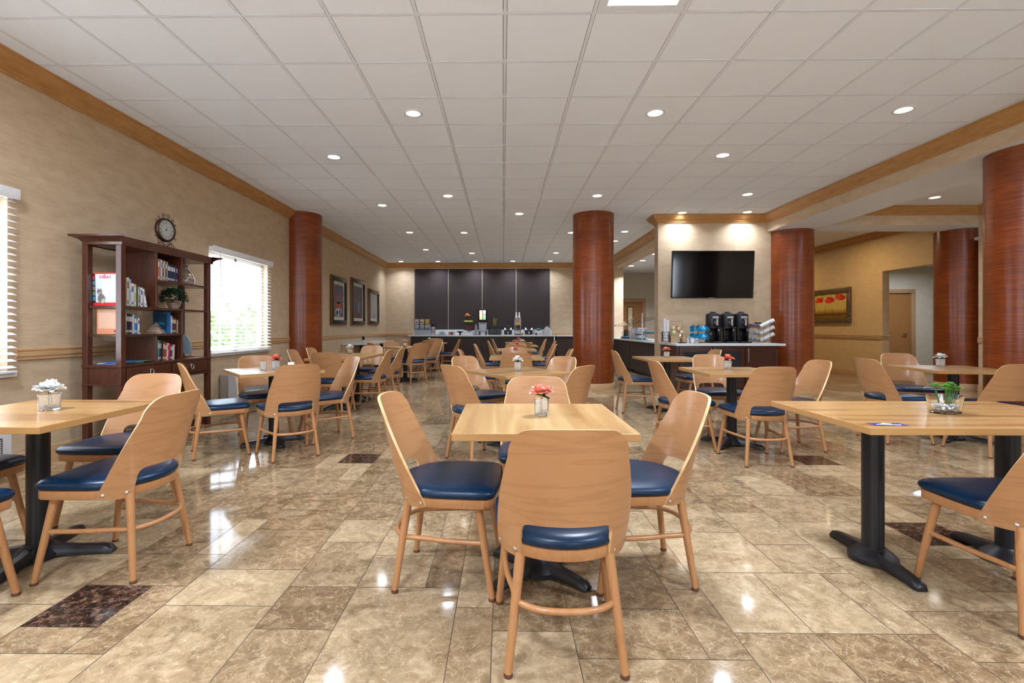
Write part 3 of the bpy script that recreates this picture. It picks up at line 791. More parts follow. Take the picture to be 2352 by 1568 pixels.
C(2.78, 7.05, 182, 'on the right side of the table before the coffee counter')
C(-.21, 4.31, 38, 'on the near left side of the turned centre table')
C(-.23, 5.22, -45, 'on the far left side of the turned centre table')
C(.46, 4.27, 140, 'on the near right side of the turned centre table')
C(.45, 5.14, 222, 'on the far right side of the turned centre table')
C(.17, 6.50, 90, 'on the near side of the third table in the centre row')
C(-.33, 7.15, 0, 'on the left side of the third table in the centre row')
C(.71, 7.25, 180, 'on the right side of the third table in the centre row')
C(.18, 7.64, 270, 'on the far side of the third table in the centre row')
C(.22, 9.08, 90, 'on the near side of the fourth table in the centre row')
C(-.24, 9.5, 0, 'on the left side of the fourth table in the centre row')
C(.72, 9.5, 180, 'on the right side of the fourth table in the centre row')
C(.30, 10.12, 270, 'on the far side of the fourth table in the centre row')
C(.44, 11.2, 90, 'on the near side of the fifth table in the centre row')
C(-.05, 11.7, 0, 'on the left side of the fifth table in the centre row')
C(.93, 11.6, 180, 'on the right side of the fifth table in the centre row')
C(.42, 13.42, 90, 'on the near side of the farthest centre table')
C(0.0, 13.9, 0, 'on the left side of the farthest centre table')
C(.91, 13.9, 180, 'on the right side of the farthest centre table')
C(-2.615, 4.52, 34, 'on the near left side of the turned table by the window')
C(-1.95, 4.456, 129.5, 'on the near right side of the turned table by the window')
C(-1.855, 5.127, 220, 'on the far right side of the turned table by the window')
C(-2.58, 5.26, -50, 'on the far left side of the turned window table')
C(-2.28, 6.56, 90, 'at the near end of the joined tables beside the left column')
C(-2.75, 7.05, 3, 'on the left side of the nearer joined table')
C(-2.76, 7.74, 0, 'on the left side of the farther joined table, before the left column')
C(-1.93, 7.08, 180, 'on the right side of the nearer joined table')
C(-1.89, 7.76, 180, 'on the right side of the farther joined table')
C(-2.31, 8.34, 270, 'at the far end of the joined tables')
C(-1.88, 10.28, 130, 'on the near right side of the turned table left of far aisle')
C(-1.72, 11.15, 220, 'on the far right side of the turned table left of far aisle')
C(-2.44, 11.25, 310, 'on the far left side of the turned table left of far aisle')
C(-2.54, 10.4, 40, 'on the near left side of the turned table left of far aisle')
C(-1.93, 13.06, 90, 'on the near side of the farthest left table')
C(-1.5, 13.55, 180, 'on the right side of the farthest left table')
C(-2.46, 13.6, 0, 'on the left side of the farthest left table')
C(-1.97, 14.18, 270, 'on the far side of the farthest left table')
C(-3.08, 12.55, 180, 'pulled up to the white wall table below the pictures')

# ------------------------------------------------------------------ flowers in glasses
def petal(bm, c, az, tilt, L, wd, curl, mi=0):
    d = Vector((math.cos(az), math.sin(az), 0)); p = Vector((-d.y, d.x, 0)); up = Vector((0, 0, 1))
    n = 4; rows = []
    for i in range(n + 1):
        t = i / n; a = tilt + curl * t
        pos = c + d * (L * t * math.cos(tilt + curl * t * .5)) + up * (L * t * math.sin(tilt + curl * t * .5))
        w = wd * (math.sin(PI * (.12 + .78 * t)) ** .7)
        rows.append([bm.verts.new(pos + p * w * q + up * (.35 * wd * q * q)) for q in (-1, -.4, .4, 1)])
    for a, b in zip(rows, rows[1:]):
        for i in range(3): f = bm.faces.new((a[i], a[i + 1], b[i + 1], b[i])); f.material_index = mi
def blossom(bm, c, r, seed, flat=0):
    rr = random.Random(seed); c = Vector(c)
    for k, (n, tilt, L, w) in enumerate(((7, .15, 1.0, .42), (6, .55, .85, .38), (5, .95, .66, .32), (4, 1.25, .5, .24))):
        for i in range(n):
            petal(bm, c + Vector((0, 0, r * .08 * k)), 2 * PI * (i + .5 * (k % 2)) / n + rr.uniform(-.2, .2), tilt * (1 - flat) + rr.uniform(-.12, .12), L * r * rr.uniform(.9, 1.1), w * r, -.35 if k < 2 else .5)
def make_vase(kind, glass, label, h=.084, r=.0415, seed=1, hd=1.):
    t = thing('flower_glass', label, 'flowers', group='flowers in small table glasses')
    bm = NB(); n = 28
    prof = [(r * .80, 0), (r * .88, .003), (r * .93, .012), (r, h - .002), (r * .985, h), (r * .94, h - .002), (r * .86, .014), (r * .78, .009)]
    rings(bm, [[(q * math.cos(2 * PI * i / n), q * math.sin(2 * PI * i / n), z) for i in range(n)] for q, z in prof])
    obj('glass', bm, MT[glass], t)
    top = h + .028
    bm = NB()
    if kind == 'pink':
        blossom(bm, (-.012, 0, top - .004), .050 * hd, seed); blossom(bm, (.024, -.006, top + .004), .036 * hd, seed + 1); blossom(bm, (-.02, .012, top + .014), .028 * hd, seed + 2)
    elif kind == 'white': blossom(bm, (-.004, 0, top - .012), .058 * hd, seed, .1); blossom(bm, (.026, .004, top - .004), .036 * hd, seed + 3)
    else: blossom(bm, (0, 0, top - .010), .062 * hd, seed, .35)
    m = {'pink': 'pink', 'white': 'whitep', 'coral': 'coral'}[kind]
    obj('blossom', bm, MT[m], t, smooth=60)
    bm = NB(); rr = random.Random(seed)
    for i in range(5): petal(bm, Vector((.004, 0, top - .016)), i * 1.3 + seed + rr.uniform(-.3, .3), -.25 + rr.uniform(-.3, .6), .040, .014, .3)
    petal(bm, Vector((.02, 0, top)), .1, .5, .035, .014, .3)
    obj('leaves', bm, MT['dkgreen'], t, smooth=60)
    bm = NB(); tube(bm, [(.004, 0, .012), (.002, .004, .05), (.005, 0, top - .015)], .0018, 6); tube(bm, [(-.006, .003, .012), (-.008, 0, .05), (.0, 0, top - .015)], .0014, 6)
    obj('stem', bm, MT['straw'], t)
    bm = NB()
    for i in range(9): ball(bm, (rr.uniform(-.022, .022), rr.uniform(-.022, .022), .0165), .0065, 5)
    obj('pebbles', bm, cmat((.55, .42, .22), .2), t)
    return t
def vase(x, y, kind, label, z=TH, **k):
    t = make_vase(kind, k.pop('glass', 'cutglass'), label, seed=k.pop('seed', rnd.randint(1, 99)), **k)
    x, y = W(x, y); t.location = (x, y, z); t.rotation_euler.z = rnd.uniform(0, 6)
    return t
v = vase(.184, 2.34, 'pink', 'pink rose with dark leaves in a cut glass on the front centre table', h=.083, r=.036, seed=3, hd=1.); v.rotation_euler.z = 0
vase(-2.32, 2.50, 'white', 'white rose in a diamond cut glass on the left front table', h=.084, r=.048, seed=5, hd=1.15)
vase(.142, 4.74, 'white', 'white flower in a cut glass on the turned centre table', h=.085, r=.038, seed=8)
vase(.185, 7.0, 'pink', 'pink flower on the third table of the centre row', seed=11)
vase(.27, 9.5, 'coral', 'coral flower on the fourth table of the centre row', seed=12)
vase(.45, 11.6, 'white', 'white flower on the fifth table of the centre row', seed=13)
vase(.45, 13.8, 'coral', 'coral flower on the farthest centre table', seed=14)
vase(-2.30, 4.95, 'coral', 'coral flower in a glass on the turned table by the window', seed=15, h=.088)
vase(-2.46, 7.85, 'white', 'white flower in a glass on the farther joined table', seed=16, glass='glass', h=.09)
vase(-2.15, 10.7, 'pink', 'pink flower on the turned table left of the far aisle', seed=17, glass='glass', h=.09)
vase(-2.04, 13.55, 'white', 'white flower on the farthest left table', seed=18)
vase(4.70, 5.25, 'white', 'flat white flower on the table behind the long right table', seed=19, h=.085)
vase(2.29, 4.98, 'coral', 'coral flower with open petals on the table right of centre', seed=20, h=.085, r=.04)
vase(2.30, 6.87, 'pink', 'drooping coral pink flower on the table before the coffee counter', seed=21)
# tumbler and white card on the window table
t = thing('glass_tumbler', 'empty cut glass tumbler beside the coral flower on the window table', 'glass', (*W(-2.385, 4.86), TH))
bm = NB(); prof = [(.024, 0), (.029, .004), (.034, .082), (.032, .083), (.027, .010), (.022, .007)]
rings(bm, [[(q * math.cos(2 * PI * i / 24), q * math.sin(2 * PI * i / 24), z) for i in range(24)] for q, z in prof]); obj('tumbler_body', bm, MT['cutglass'], t)
bm = NB(); bm2 = [bm.verts.new(p) for p in ((-.03, -.02, 0), (.03, -.02, 0), (.03, 0, .07), (-.03, 0, .07), (.03, .02, 0), (-.03, .02, 0))]
bm.faces.new([bm2[i] for i in (0, 1, 2, 3)]); bm.faces.new([bm2[i] for i in (3, 2, 4, 5)])
o = obj('table_card', bm, MT['whitegloss'], None, (*W(-2.16, 4.98), TH), R(30), 0); tag(o, 'small white folded card on the window table', 'card')
# succulent in an oval glass
t = thing('potted_succulent', 'green succulent in an oval glass dish with pebbles on the long front table', 'plant', (*W(2.175, 2.405), TH), R(4))
bm = NB(); n = 32
def sq(a, rx, ry): c, s = math.cos(a), math.sin(a); e = .55; return rx * math.copysign(abs(c) ** e, c), ry * math.copysign(abs(s) ** e, s)
rings(bm, [[(*sq(2 * PI * i / n, rx, ry), z) for i in range(n)] for rx, ry, z in ((.058, .034, 0), (.066, .04, .004), (.075, .048, .088), (.072, .045, .089), (.062, .037, .012), (.054, .03, .009))])
obj('glass_dish', bm, MT['glass'], t)
bm = NB(); rr = random.Random(4)
for i in range(75): ball(bm, (rr.uniform(-.052, .052), rr.uniform(-.026, .026), .018 + rr.uniform(0, .026)), rr.uniform(.006, .010), 4, sz=.7)
obj('pebbles', bm, MT['pebble'], t)
bm = NB(); bs = NB()
for i in range(17):
    a = rr.uniform(0, 6.3); q = rr.uniform(0, 1) ** .6; c = Vector((q * .062 * math.cos(a), q * .038 * math.sin(a), .112 + (1 - q) * .032 + rr.uniform(-.012, .012)))
    tube(bs, [(c.x * .5, c.y * .5, .035), (c.x * .8, c.y * .8, .075), c], .002, 5)
    for k, (nn, tl) in enumerate(((7, .1), (6, .6), (4, 1.1))):
        for j in range(nn): petal(bm, c, 6.28 * j / nn + i + k, tl, .021 * (1 - .2 * k), .0075, .3)
obj('leaves', bm, MT['succ'], t, smooth=60); obj('stems', bs, MT['green'], t)
# green plant on the wall table
t = thing('potted_plant', 'small dark green sprig in a clear glass on the white wall table', 'plant', (-3.66, 12.75, .765))
bm = NB(); rings(bm, [[(q * math.cos(2 * PI * i / 20), q * math.sin(2 * PI * i / 20), z) for i in range(20)] for q, z in ((.035, 0), (.04, .004), (.048, .09), (.045, .09), (.034, .01))]); obj('glass', bm, MT['glass'], t)
bm = NB()
for i in range(34): petal(bm, Vector((rr.uniform(-.02, .02), rr.uniform(-.02, .02), .05 + rr.uniform(0, .07))), rr.uniform(0, 6.3), rr.uniform(.3, 1.2), .07, .012, .1)
obj('leaves', bm, MT['dkgreen'], t, smooth=60)
# ------------------------------------------------------------------ bookcase
BX, BY = -3.87, 4.335
t = thing('bookcase', 'dark cherry open bookcase with two drawers against the left wall', 'bookcase', (BX, BY, 0))
D_, L_ = .45, 1.345
for x0 in (.09, D_ - .055):
    for y0 in (0, L_ - .055):
        bm = NB(); box(bm, x0, x0 + .05, y0, y0 + .055, 0, 1.90, .002); obj('post', bm, MT['cherry'], t, smooth=0)
bm = NB()
pr = [(0, 1.90), (.012, 1.90), (.016, 1.925), (.035, 1.945), (.055, 1.955), (.075, 1.962), (.085, 1.965), (.085, 1.983), (0, 1.983)]
pr = [(-.03, 1.90)] + pr[1:-1] + [(-.03, 1.983)]
sweep(bm, [(D_, 0), (.12, 0), (.12, L_), (D_, L_)], [(-o, z) for o, z in pr][::-1], True)
box(bm, .09, D_, .0, L_, 1.90, 1.982); obj('cornice', bm, MT['cherry'], t, smooth=20)
def bshelf(y0, y1, z, x0=.095, x1=D_ - .01):
    bm = NB(); box(bm, x0, x1, y0, y1, z - .024, z, .003); obj('shelf', bm, MT['cherry'], t, smooth=0)
bshelf(.46, L_ - .02, 1.634, .13); bshelf(.02, L_ - .02, 1.355); bshelf(.02, .86, 1.096); bshelf(.02, L_ - .02, .145)
bm = NB(); box(bm, .085, D_, -.005, L_ + .005, .795, .82, .004); obj('drawer_top', bm, MT['cherry'], t, smooth=0)
bm = NB(); box(bm, .095, D_ - .02, .01, L_ - .01, .655, .794); box(bm, .088, D_ - .004, -.004, L_ + .004, .632, .654, .003); obj('drawer_case', bm, MT['cherry'], t, smooth=0)
bm = NB(); box(bm, .10, D_ - .03, .02, L_ - .02, .05, .12); obj('plinth', bm, MT['cherry'], t, smooth=0)
for y0, y1, z0, z1 in ((.455, .475, 1.356, 1.899), (.84, .86, 1.635, 1.899), (.84, .86, 1.097, 1.33), (.84, .86, .821, 1.071), (.455, .475, .821, 1.071)):
    bm = NB(); box(bm, .13, D_ - .012, y0, y1, z0, z1, .002); obj('divider', bm, MT['cherry'], t, smooth=0)
bm = NB(); box(bm, .125, .137, .48, .84, 1.636, 1.898); obj('back_panel', bm, MT['cherry'], t, smooth=0)
for y0, y1 in ((.07, .66), (.685, 1.275)):
    bm = NB(); box(bm, D_ - .02, D_ - .002, y0, y1, .665, .788, .003); d = obj('drawer', bm, MT['cherry'], t, smooth=0)
    bm = NB(); yc = (y0 + y1) / 2
    cyl(bm, (D_ - .003, yc, .752), (D_ + .012, yc, .752), .009, .006, 12)
    tube(bm, [(D_ + .012, yc + .024 * math.cos(a), .728 + .026 * math.sin(a)) for a in [2 * PI * k / 20 for k in range(20)]], .0045, 8, closed=True); obj('ring_handle', bm, MT['nickel'], d)
# books
def book(y, zb, th, h, dp, col, strip, lean, label, grp, face_y=False, xf=.40):
    bm = NB()
    dp_ = dp
    box(bm, -dp_, 0, 0, th, 0, h, .0012, 0)
    box(bm, -dp_ + .001, -.006, .002, th - .002, h - .0005, h + .0004, 0, 1)
    if strip:
        box(bm, -.0002, .0006, .12 * th, .88 * th, h * .62, h * .86, 0, 2); box(bm, -.0002, .0006, .2 * th, .8 * th, h * .08, h * .2, 0, 2)
    o = obj('book', bm, [cmat(col), cmat((.66, .62, .54), .8), cmat(strip or (.5, .5, .5))], None, (BX + xf, BY + y, zb + .0005), 0, 0)
    o.rotation_euler.x = R(-lean); tag(o, label, 'book', grp)
    return o
NC = {'white': (.68, .67, .64), 'cream': (.60, .54, .40), 'tan': (.50, .38, .18), 'black': (.012, .012, .014), 'dark green': (.03, .07, .05), 'grey': (.30, .31, .32), 'orange': (.62, .14, .03), 'red': (.50, .02, .02),
      'blue': (.01, .20, .55), 'navy': (.01, .022, .09), 'teal': (.01, .28, .33), 'lime': (.30, .38, .06), 'olive': (.17, .16, .05), 'purple': (.12, .05, .25), 'brown': (.16, .07, .035), 'pale blue': (.28, .40, .60), 'sage': (.25, .30, .17), 'cyan': (.05, .45, .55), 'dark red': (.16, .015, .015), 'charcoal': (.04, .04, .05), 'beige': (.48, .41, .31), 'green': (.05, .22, .06)}
ORD = ['first', 'second', 'third', 'fourth', 'fifth', 'sixth', 'seventh', 'eighth', 'ninth', 'tenth', 'eleventh', 'twelfth', 'thirteenth', 'fourteenth', 'fifteenth']
def row(y, zb, items, where, grp, lean0=0):
    for k, (c, th, h) in enumerate(items):
        lean = lean0
        st = {'white': (.10, .14, .30), 'cream': (.30, .12, .05), 'black': (.6, .58, .5), 'charcoal': (.55, .5, .4), 'navy': (.5, .5, .55), 'orange': (.7, .6, .4), 'red': (.7, .6, .5)}.get(c, (.65, .63, .55))
        if (k * 7 + len(where)) % 5 == 0: st = None
        book(y, zb, th * .93, h, .14, NC[c], st, lean, '%s book, %s from the left %s' % (c, ORD[k], where), grp)
        y += th + (.0006 if not lean else .0018)
    return y
y = row(.125, 1.355, [('cream', .030, .265), ('pale blue', .022, .25), ('white', .034, .215), ('tan', .030, .21), ('dark green', .020, .195), ('grey', .018, .19), ('charcoal', .012, .17), ('white', .030, .185)], 'in the upper left row of mostly pale books', 'pale books in the upper left compartment')
book(y + .012, 1.355, .022, .175, .14, NC['white'], (.15, .2, .35), -13, 'white book leaning at the right end of the pale row', 'pale books in the upper left compartment').location.y += .024
row(.100, 1.096, [('sage', .024, .205), ('black', .026, .19), ('black', .028, .188), ('purple', .014, .185), ('cream', .022, .182), ('blue', .032, .168), ('brown', .010, .155), ('white', .024, .15)], 'in the middle left row', 'books in the middle left compartment')
row(.722, 1.096, [('pale blue', .024, .185), ('charcoal', .018, .172), ('dark red', .014, .165), ('black', .016, .168), ('brown', .022, .15), ('beige', .016, .14)], 'in the middle right row behind the pyramid', 'books in the middle right compartment')
row(.480, .820, [('green', .022, .225), ('cyan', .022, .215), ('teal', .020, .205), ('charcoal', .022, .205), ('black', .020, .205), ('brown', .022, .195), ('red', .018, .185), ('olive', .020, .18), ('white', .018, .178), ('red', .026, .172), ('navy', .014, .165), ('purple', .018, .160), ('beige', .018, .158), ('cream', .014, .156)], 'in the lowest colourful row', 'colourful books in the lowest compartment', lean0=4)
row(.482, 1.634, [('navy', .020, .245), ('cream', .024, .24), ('orange', .030, .215), ('grey', .020, .215), ('white', .018, .21), ('dark red', .022, .21), ('cream', .018, .205), ('charcoal', .022, .205), ('grey', .016, .20), ('black', .030, .185), ('navy', .030, .18), ('black', .026, .178), ('navy', .024, .172), ('charcoal', .018, .175), ('navy', .020, .17)], 'in the top row', 'books in the top compartment')
# large face-out books seen through the open end
o = book(.070, 1.355, .028, .30, .275, (.66, .02, .02), None, -2, 'large red and white picture book with a wolf, end of upper left row', None, xf=.388)
def cover(o, boxes):
    for (x0, x1, z0, z1, c) in boxes:
        bm = NB(); box(bm, x0, x1, -.0014 - .0004 * len(o.children), -.0001, z0, z1); obj('cover_panel', bm, cmat(c), o, smooth=0)
cover(o, [(-.272, -.228, .03, .288, (.012, .014, .03)), (-.228, -.004, .03, .288, (.60, .66, .72)), (-.155, -.012, .085, .235, (.70, .70, .68))] + [(-.268, -.232, .045 + .047 * k, .082 + .047 * k, c) for k, c in enumerate(((.05, .25, .32), (.10, .25, .2), (.25, .2, .1), (.1, .25, .3), (.40, .06, .05)))])
bm = NB()   # wolf: seated body, head, ears in low relief
for c, r, sz, mi in (((-.175, -.004, .066), .034, 1.25, 0), ((-.165, -.005, .05), .022, 1.3, 1), ((-.19, -.006, .125), .022, 1, 0), ((-.186, -.009, .116), .011, .8, 1)):
    vv = lathe(bm, [(max(.02, math.sin(PI * k / 8)) * r, -math.cos(PI * k / 8) * r * sz) for k in range(9)], 12, (c[0], c[1] * 10, c[2]), mi)
    for rg in vv:
        for v in rg: v.co.y = (v.co.y) * .08 + (-.002)
for x in (-.204, -.180): rings(bm, [[(x - .006, -.004, .142), (x + .008, -.004, .142), (x + .001, -.003, .142)], [(x, -.004, .16), (x + .002, -.004, .16), (x + .001, -.003, .16)]])
obj('wolf_picture', bm, [cmat((.16, .13, .11)), cmat((.5, .45, .38))], o)
def text(body, parent, loc, size, rot, m, align='CENTER', ext=.0004):
    c = bpy.data.curves.new('lettering', 'FONT'); c.body = body; c.size = size; c.extrude = ext; c.align_x = align
    c.materials.append(m); q0 = bpy.data.objects.new('lettering', c); me = bpy.data.meshes.new_from_object(q0); bpy.data.objects.remove(q0)
    q = bpy.data.objects.new('lettering', me); COL.objects.link(q); q.parent = parent; q.location = loc; q.rotation_euler = rot; return q
text('CREAT', o, (-.19, -.0045, .248), .036, (R(90), 0, 0), cmat((.45, .02, .02)), 'LEFT'); text('W', o, (-.15, -.0045, .272), .02, (R(90), 0, 0), cmat((.45, .02, .02)), 'LEFT')
o = book(.070, 1.096, .026, .232, .22, (.62, .24, .12), None, 0, 'large orange book turned face out at the middle shelf end', None, xf=.385)
cover(o, [(-.205, -.012, .05, .222, (.66, .40, .27)), (-.06, -.02, .018, .036, (.12, .07, .05))])
o = book(.692, 1.096, .026, .22, .17, (.012, .10, .24), None, 0, 'dark blue fish picture book standing face out behind the pyramid', None, xf=.40)
cover(o, [(-.155, -.02, .04, .2, (.01, .045, .09)), (-.13, -.045, .09, .115, (.02, .16, .32))])
# magazines
for k, (c, n, dy, dx) in enumerate((((.10, .20, .42), 'blue', 0, 0), ((.55, .58, .60), 'pale', .03, -.02), ((.10, .28, .14), 'green and white', .12, .015), ((.05, .16, .35), 'topmost blue', .01, .02))):
    bm = NB(); box(bm, -.11, .11, -.14, .14, 0, .0045); oo = obj('magazine', bm, cmat(c), None, (BX + .28 + dx, BY + .20 + dy, .8205 + k * .0048), R(-6 + 7 * k), 0)
    tag(oo, n + ' magazine lying flat on the drawer top of the bookcase', 'magazine', 'magazines on the bookcase')
# ornaments
def lathed(name, label, cat, prof, loc, m, n=28, **k):
    bm = NB(); lathe(bm, prof, n, **k); return tag(obj(name, bm, m, None, loc), label, cat)
lathed('vase', 'brown banded bottle vase on the top right shelf of the bookcase', 'vase', [(.055, 0), (.082, .02), (.090, .06), (.078, .11), (.045, .155), (.026, .185), (.022, .215), (.034, .226), (.034, .232), (.018, .234)], (BX + .27, BY + 1.16, 1.635), MT['banded'])
lathed('vase', 'banded ceramic jug left of the potted plant on the bookcase', 'vase', [(.045, 0), (.066, .02), (.072, .05), (.055, .085), (.032, .105), (.036, .13), (.022, .15), (.026, .185), (.014, .188)], (BX + .17, BY + .70, 1.356), MT['banded'])
lathed('vase', 'tall grey brown floor vase inside the bottom of the bookcase', 'vase', [(.08, 0), (.12, .04), (.135, .14), (.115, .26), (.07, .36), (.04, .40), (.035, .44), (.055, .47), (.05, .475)], (BX + .27, BY + .32, .146), MT['banded'])
t = thing('potted_topiary', 'dark green leafy bush in a banded bowl on the bookcase', 'plant', (BX + .31, BY + .90, 1.356))
bm = NB(); lathe(bm, [(.035, 0), (.045, .004), (.062, .05), (.070, .088), (.064, .088), (.03, .08)], 28); obj('bowl', bm, MT['banded'], t)
bm = NB(); rr = random.Random(9)
for i in range(620):
    a = rr.uniform(0, 6.28); q = math.sqrt(rr.uniform(0, 1)); el = rr.uniform(-.35, 1.3)
    d = Vector((math.cos(a) * math.cos(el), math.sin(a) * math.cos(el), math.sin(el)))
    c = Vector((0, 0, .115)) + Vector((d.x * .125, d.y * .125, d.z * .098)) * (.72 + .3 * rr.random()); petal(bm, c, a + rr.uniform(-.8, .8), el + rr.uniform(-.6, .6), .026, .008, .2)
obj('foliage', bm, MT['dkgreen'], t, smooth=0)
bm = NB(); rings(bm, [[(-.075, -.075, 0), (.075, -.075, 0), (.075, .075, 0), (-.075, .075, 0)], [(-.002, -.002, .115), (.002, -.002, .115), (.002, .002, .115), (-.002, .002, .115)]])
tag(obj('pyramid_ornament', bm, MT['banded'], None, (BX + .33, BY + .60, 1.0965), R(20), 0), 'small striped stone pyramid on the middle shelf', 'ornament')
bm = NB(); rings(bm, [[(-.02, -.02, 0), (.02, -.02, 0), (.02, .02, 0), (-.02, .02, 0)], [(-.001, -.001, .03), (.001, -.001, .03), (.001, .001, .03), (-.001, .001, .03)]])
tag(obj('pyramid_ornament', bm, cmat((.5, .42, .34)), None, (BX + .36, BY + .315, 1.0965), R(10), 0), 'tiny pale pyramid beside the blue and white books', 'ornament')
t = thing('display_plate', 'pale blue leaf shaped plate on a wire stand at the bookcase right end', 'plate', (BX + .30, BY + 1.14, .8205))
bm = NB(); n = 20
rs = []
for off, sc in ((0, 1), (.008, 1), (.012, .9)):
    rs.append([((.06 * math.cos(2 * PI * i / n) * sc * (1 - .35 * math.sin(2 * PI * i / n))), off, .15 + .115 * math.sin(2 * PI * i / n) * sc) for i in range(n)])
rings(bm, rs); bmesh.ops.rotate(bm, verts=bm.verts, cent=(0, 0, .03), matrix=Matrix.Rotation(R(12), 3, 'X')); obj('plate', bm, cmat((.42, .55, .62), .25), t)
bm = NB()
for x in (-.035, .035):
    tube(bm, [(x, -.045, .028), (x, -.05, .012), (x, -.04, .003), (x, 0, .02), (x, .05, .003)], .003, 6); tube(bm, [(x, 0, .02), (x, .025, .09)], .003, 6)
tube(bm, [(-.035, 0, .02), (.035, 0, .02)], .003, 6); obj('stand', bm, MT['black'], t)

# clock on the bookcase
t = thing('mantel_clock', 'round bronze scrollwork clock with roman numerals on top of the bookcase', 'clock', (BX + .30, BY + .79, 1.9835), R(-6))
cz = .205
def ringy(bm, prof, n=40, mi=0):   # profile (r, x) revolved about the x axis
    rings(bm, [[(x, r * math.cos(2 * PI * i / n), cz + r * math.sin(2 * PI * i / n)) for i in range(n)] for r, x in prof], mi=mi)
bm = NB(); ringy(bm, [(.10, -.03), (.122, -.025), (.128, -.01), (.128, .004), (.120, .016), (.108, .018), (.102, .012), (.102, .002)]); obj('clock_case', bm, MT['copper'], t)
bm = NB(); ringy(bm, [(.102, .0), (.102, .004)]); face = obj('clock_face', bm, cmat((.55, .56, .56), .5), t)
bm = NB()
def stroke(bm, u0, v0, u1, v1, w, ang, rad):   # face plane: u to the right of the viewer is +y, v up
    def P(u, v):
        a = ang; y = -(0) + (rad + v) * math.sin(a) + u * math.cos(a); z = (rad + v) * math.cos(a) - u * math.sin(a)
        return Vector((.0048, y, cz + z))
    a, b = P(u0, v0), P(u1, v1); d = (b - a).normalized(); q = Vector((0, -d.z, d.y)) * w
    bm.faces.new([bm.verts.new(p) for p in (a - q, b - q, b + q, a + q)])
for h in range(1, 13):
    s_ = {1: 'I', 2: 'II', 3: 'III', 4: 'IIII', 5: 'V', 6: 'VI', 7: 'VII', 8: 'VIII', 9: 'IX', 10: 'X', 11: 'XI', 12: 'XII'}[h]
    wd = {'I': .0055, 'V': .011, 'X': .011}; tot = sum(wd[c] for c in s_); u = -tot / 2; A = h * PI / 6
    for c in s_:
        m_ = u + wd[c] / 2; g = wd[c] * .4
        if c == 'I': stroke(bm, m_, 0, m_, .022, .0013, A, .066)
        if c == 'V': stroke(bm, m_ - g, .022, m_, 0, .0015, A, .066); stroke(bm, m_ + g, .022, m_, 0, .0008, A, .066)
        if c == 'X': stroke(bm, m_ - g, .022, m_ + g, 0, .0015, A, .066); stroke(bm, m_ + g, .022, m_ - g, 0, .0008, A, .066)
        u += wd[c]
obj('numerals', bm, MT['black'], face, smooth=0)
bm = NB(); stroke(bm, 0, -.012, 0, .052, .0014, R(35), 0); stroke(bm, 0, -.012, 0, .072, .001, R(0), 0); ringy(bm, [(.007, .004), (.007, .007)], 12); obj('hands', bm, MT['black'], face, smooth=0)
bm = NB(); ringy(bm, [(.101, .0115), (.08, .0165), (.04, .019), (.003, .02)], 32); obj('dome_glass', bm, MT['pane'], t)
bm = NB()
def spiral(cx, czz, r, turns, a0, sgn=1, x=0):
    pts = []
    for k in range(int(18 * turns) + 1):
        u = k / (18 * turns); a = a0 + sgn * 2 * PI * turns * u; rr_ = r * (1 - .8 * u); pts.append((x, cx + rr_ * math.cos(a), czz + rr_ * math.sin(a)))
    tube(bm, pts, .0026, 6)
for sg in (-1, 1):
    spiral(sg * .085, .042, .040, 1.6, PI / 2 - sg * .3, sg); spiral(sg * .03, .055, .020, 1.3, -PI / 2, -sg)
    spiral(sg * .028, cz + .150, .026, 1.5, -PI / 2, sg); spiral(sg * .088, cz + .118, .020, 1.4, -PI / 2, sg); spiral(sg * .125, cz + .075, .016, 1.2, PI, sg); spiral(sg * .13, cz - .08, .016, 1.2, PI, -sg)
    tube(bm, [(0, sg * .05, .08), (0, sg * .10, .055), (0, sg * .125, .02), (0, sg * .128, .0035)], .004, 6); tube(bm, [(0, sg * .05, .08), (0, sg * .03, .03), (0, sg * .05, .0035)], .003, 6)
tube(bm, [(0, -.05, .05), (0, 0, .038), (0, .05, .05)], .003, 6); tube(bm, [(-.02, 0, cz + .12), (-.08, 0, cz + .06), (-.10, 0, cz - .06), (-.075, 0, .05), (-.05, 0, .0035)], .003, 6)
obj('scrollwork', bm, MT['copper'], t)

# ------------------------------------------------------------------ wall heaters
def heater(y0, y1, label):
    t = thing('wall_air_conditioner', label, 'heater', (XL + .018, (y0 + y1) / 2, 0)); L = (y1 - y0) / 2
    bm = NB(); box(bm, 0, .13, -L + .03, L - .03, .13, .50, .004); box(bm, .0, .08, -L + .08, L - .08, .0, .13); obj('sleeve', bm, cmat((.38, .34, .28), .5), t)
    bm = NB(); rs = []
    pr = [(.135, .12), (.232, .12), (.24, .14), (.24, .42), (.215, .505), (.135, .515)]
    rings(bm, [[(x, y, z) for x, z in pr] for y in (-L, L)]); c = obj('front_cover', bm, cmat((.47, .46, .45), .45), t)
    bm = NB()
    for k in range(11): box(bm, .2405, .2465, -L + .08, L - .08, .165 + .016 * k, .173 + .016 * k, .001)
    obj('louvres', bm, cmat((.55, .54, .52), .5), c)
    bm = NB(); box(bm, .236, .2445, -L + .07, L - .07, .16, .345); obj('grille_recess', bm, cmat((.06, .06, .06), .7), c)
heater(6.66, 7.85, 'grey wall air conditioner with louvres below the window blind')
heater(2.40, 3.60, 'grey wall air conditioner below the left edge window')

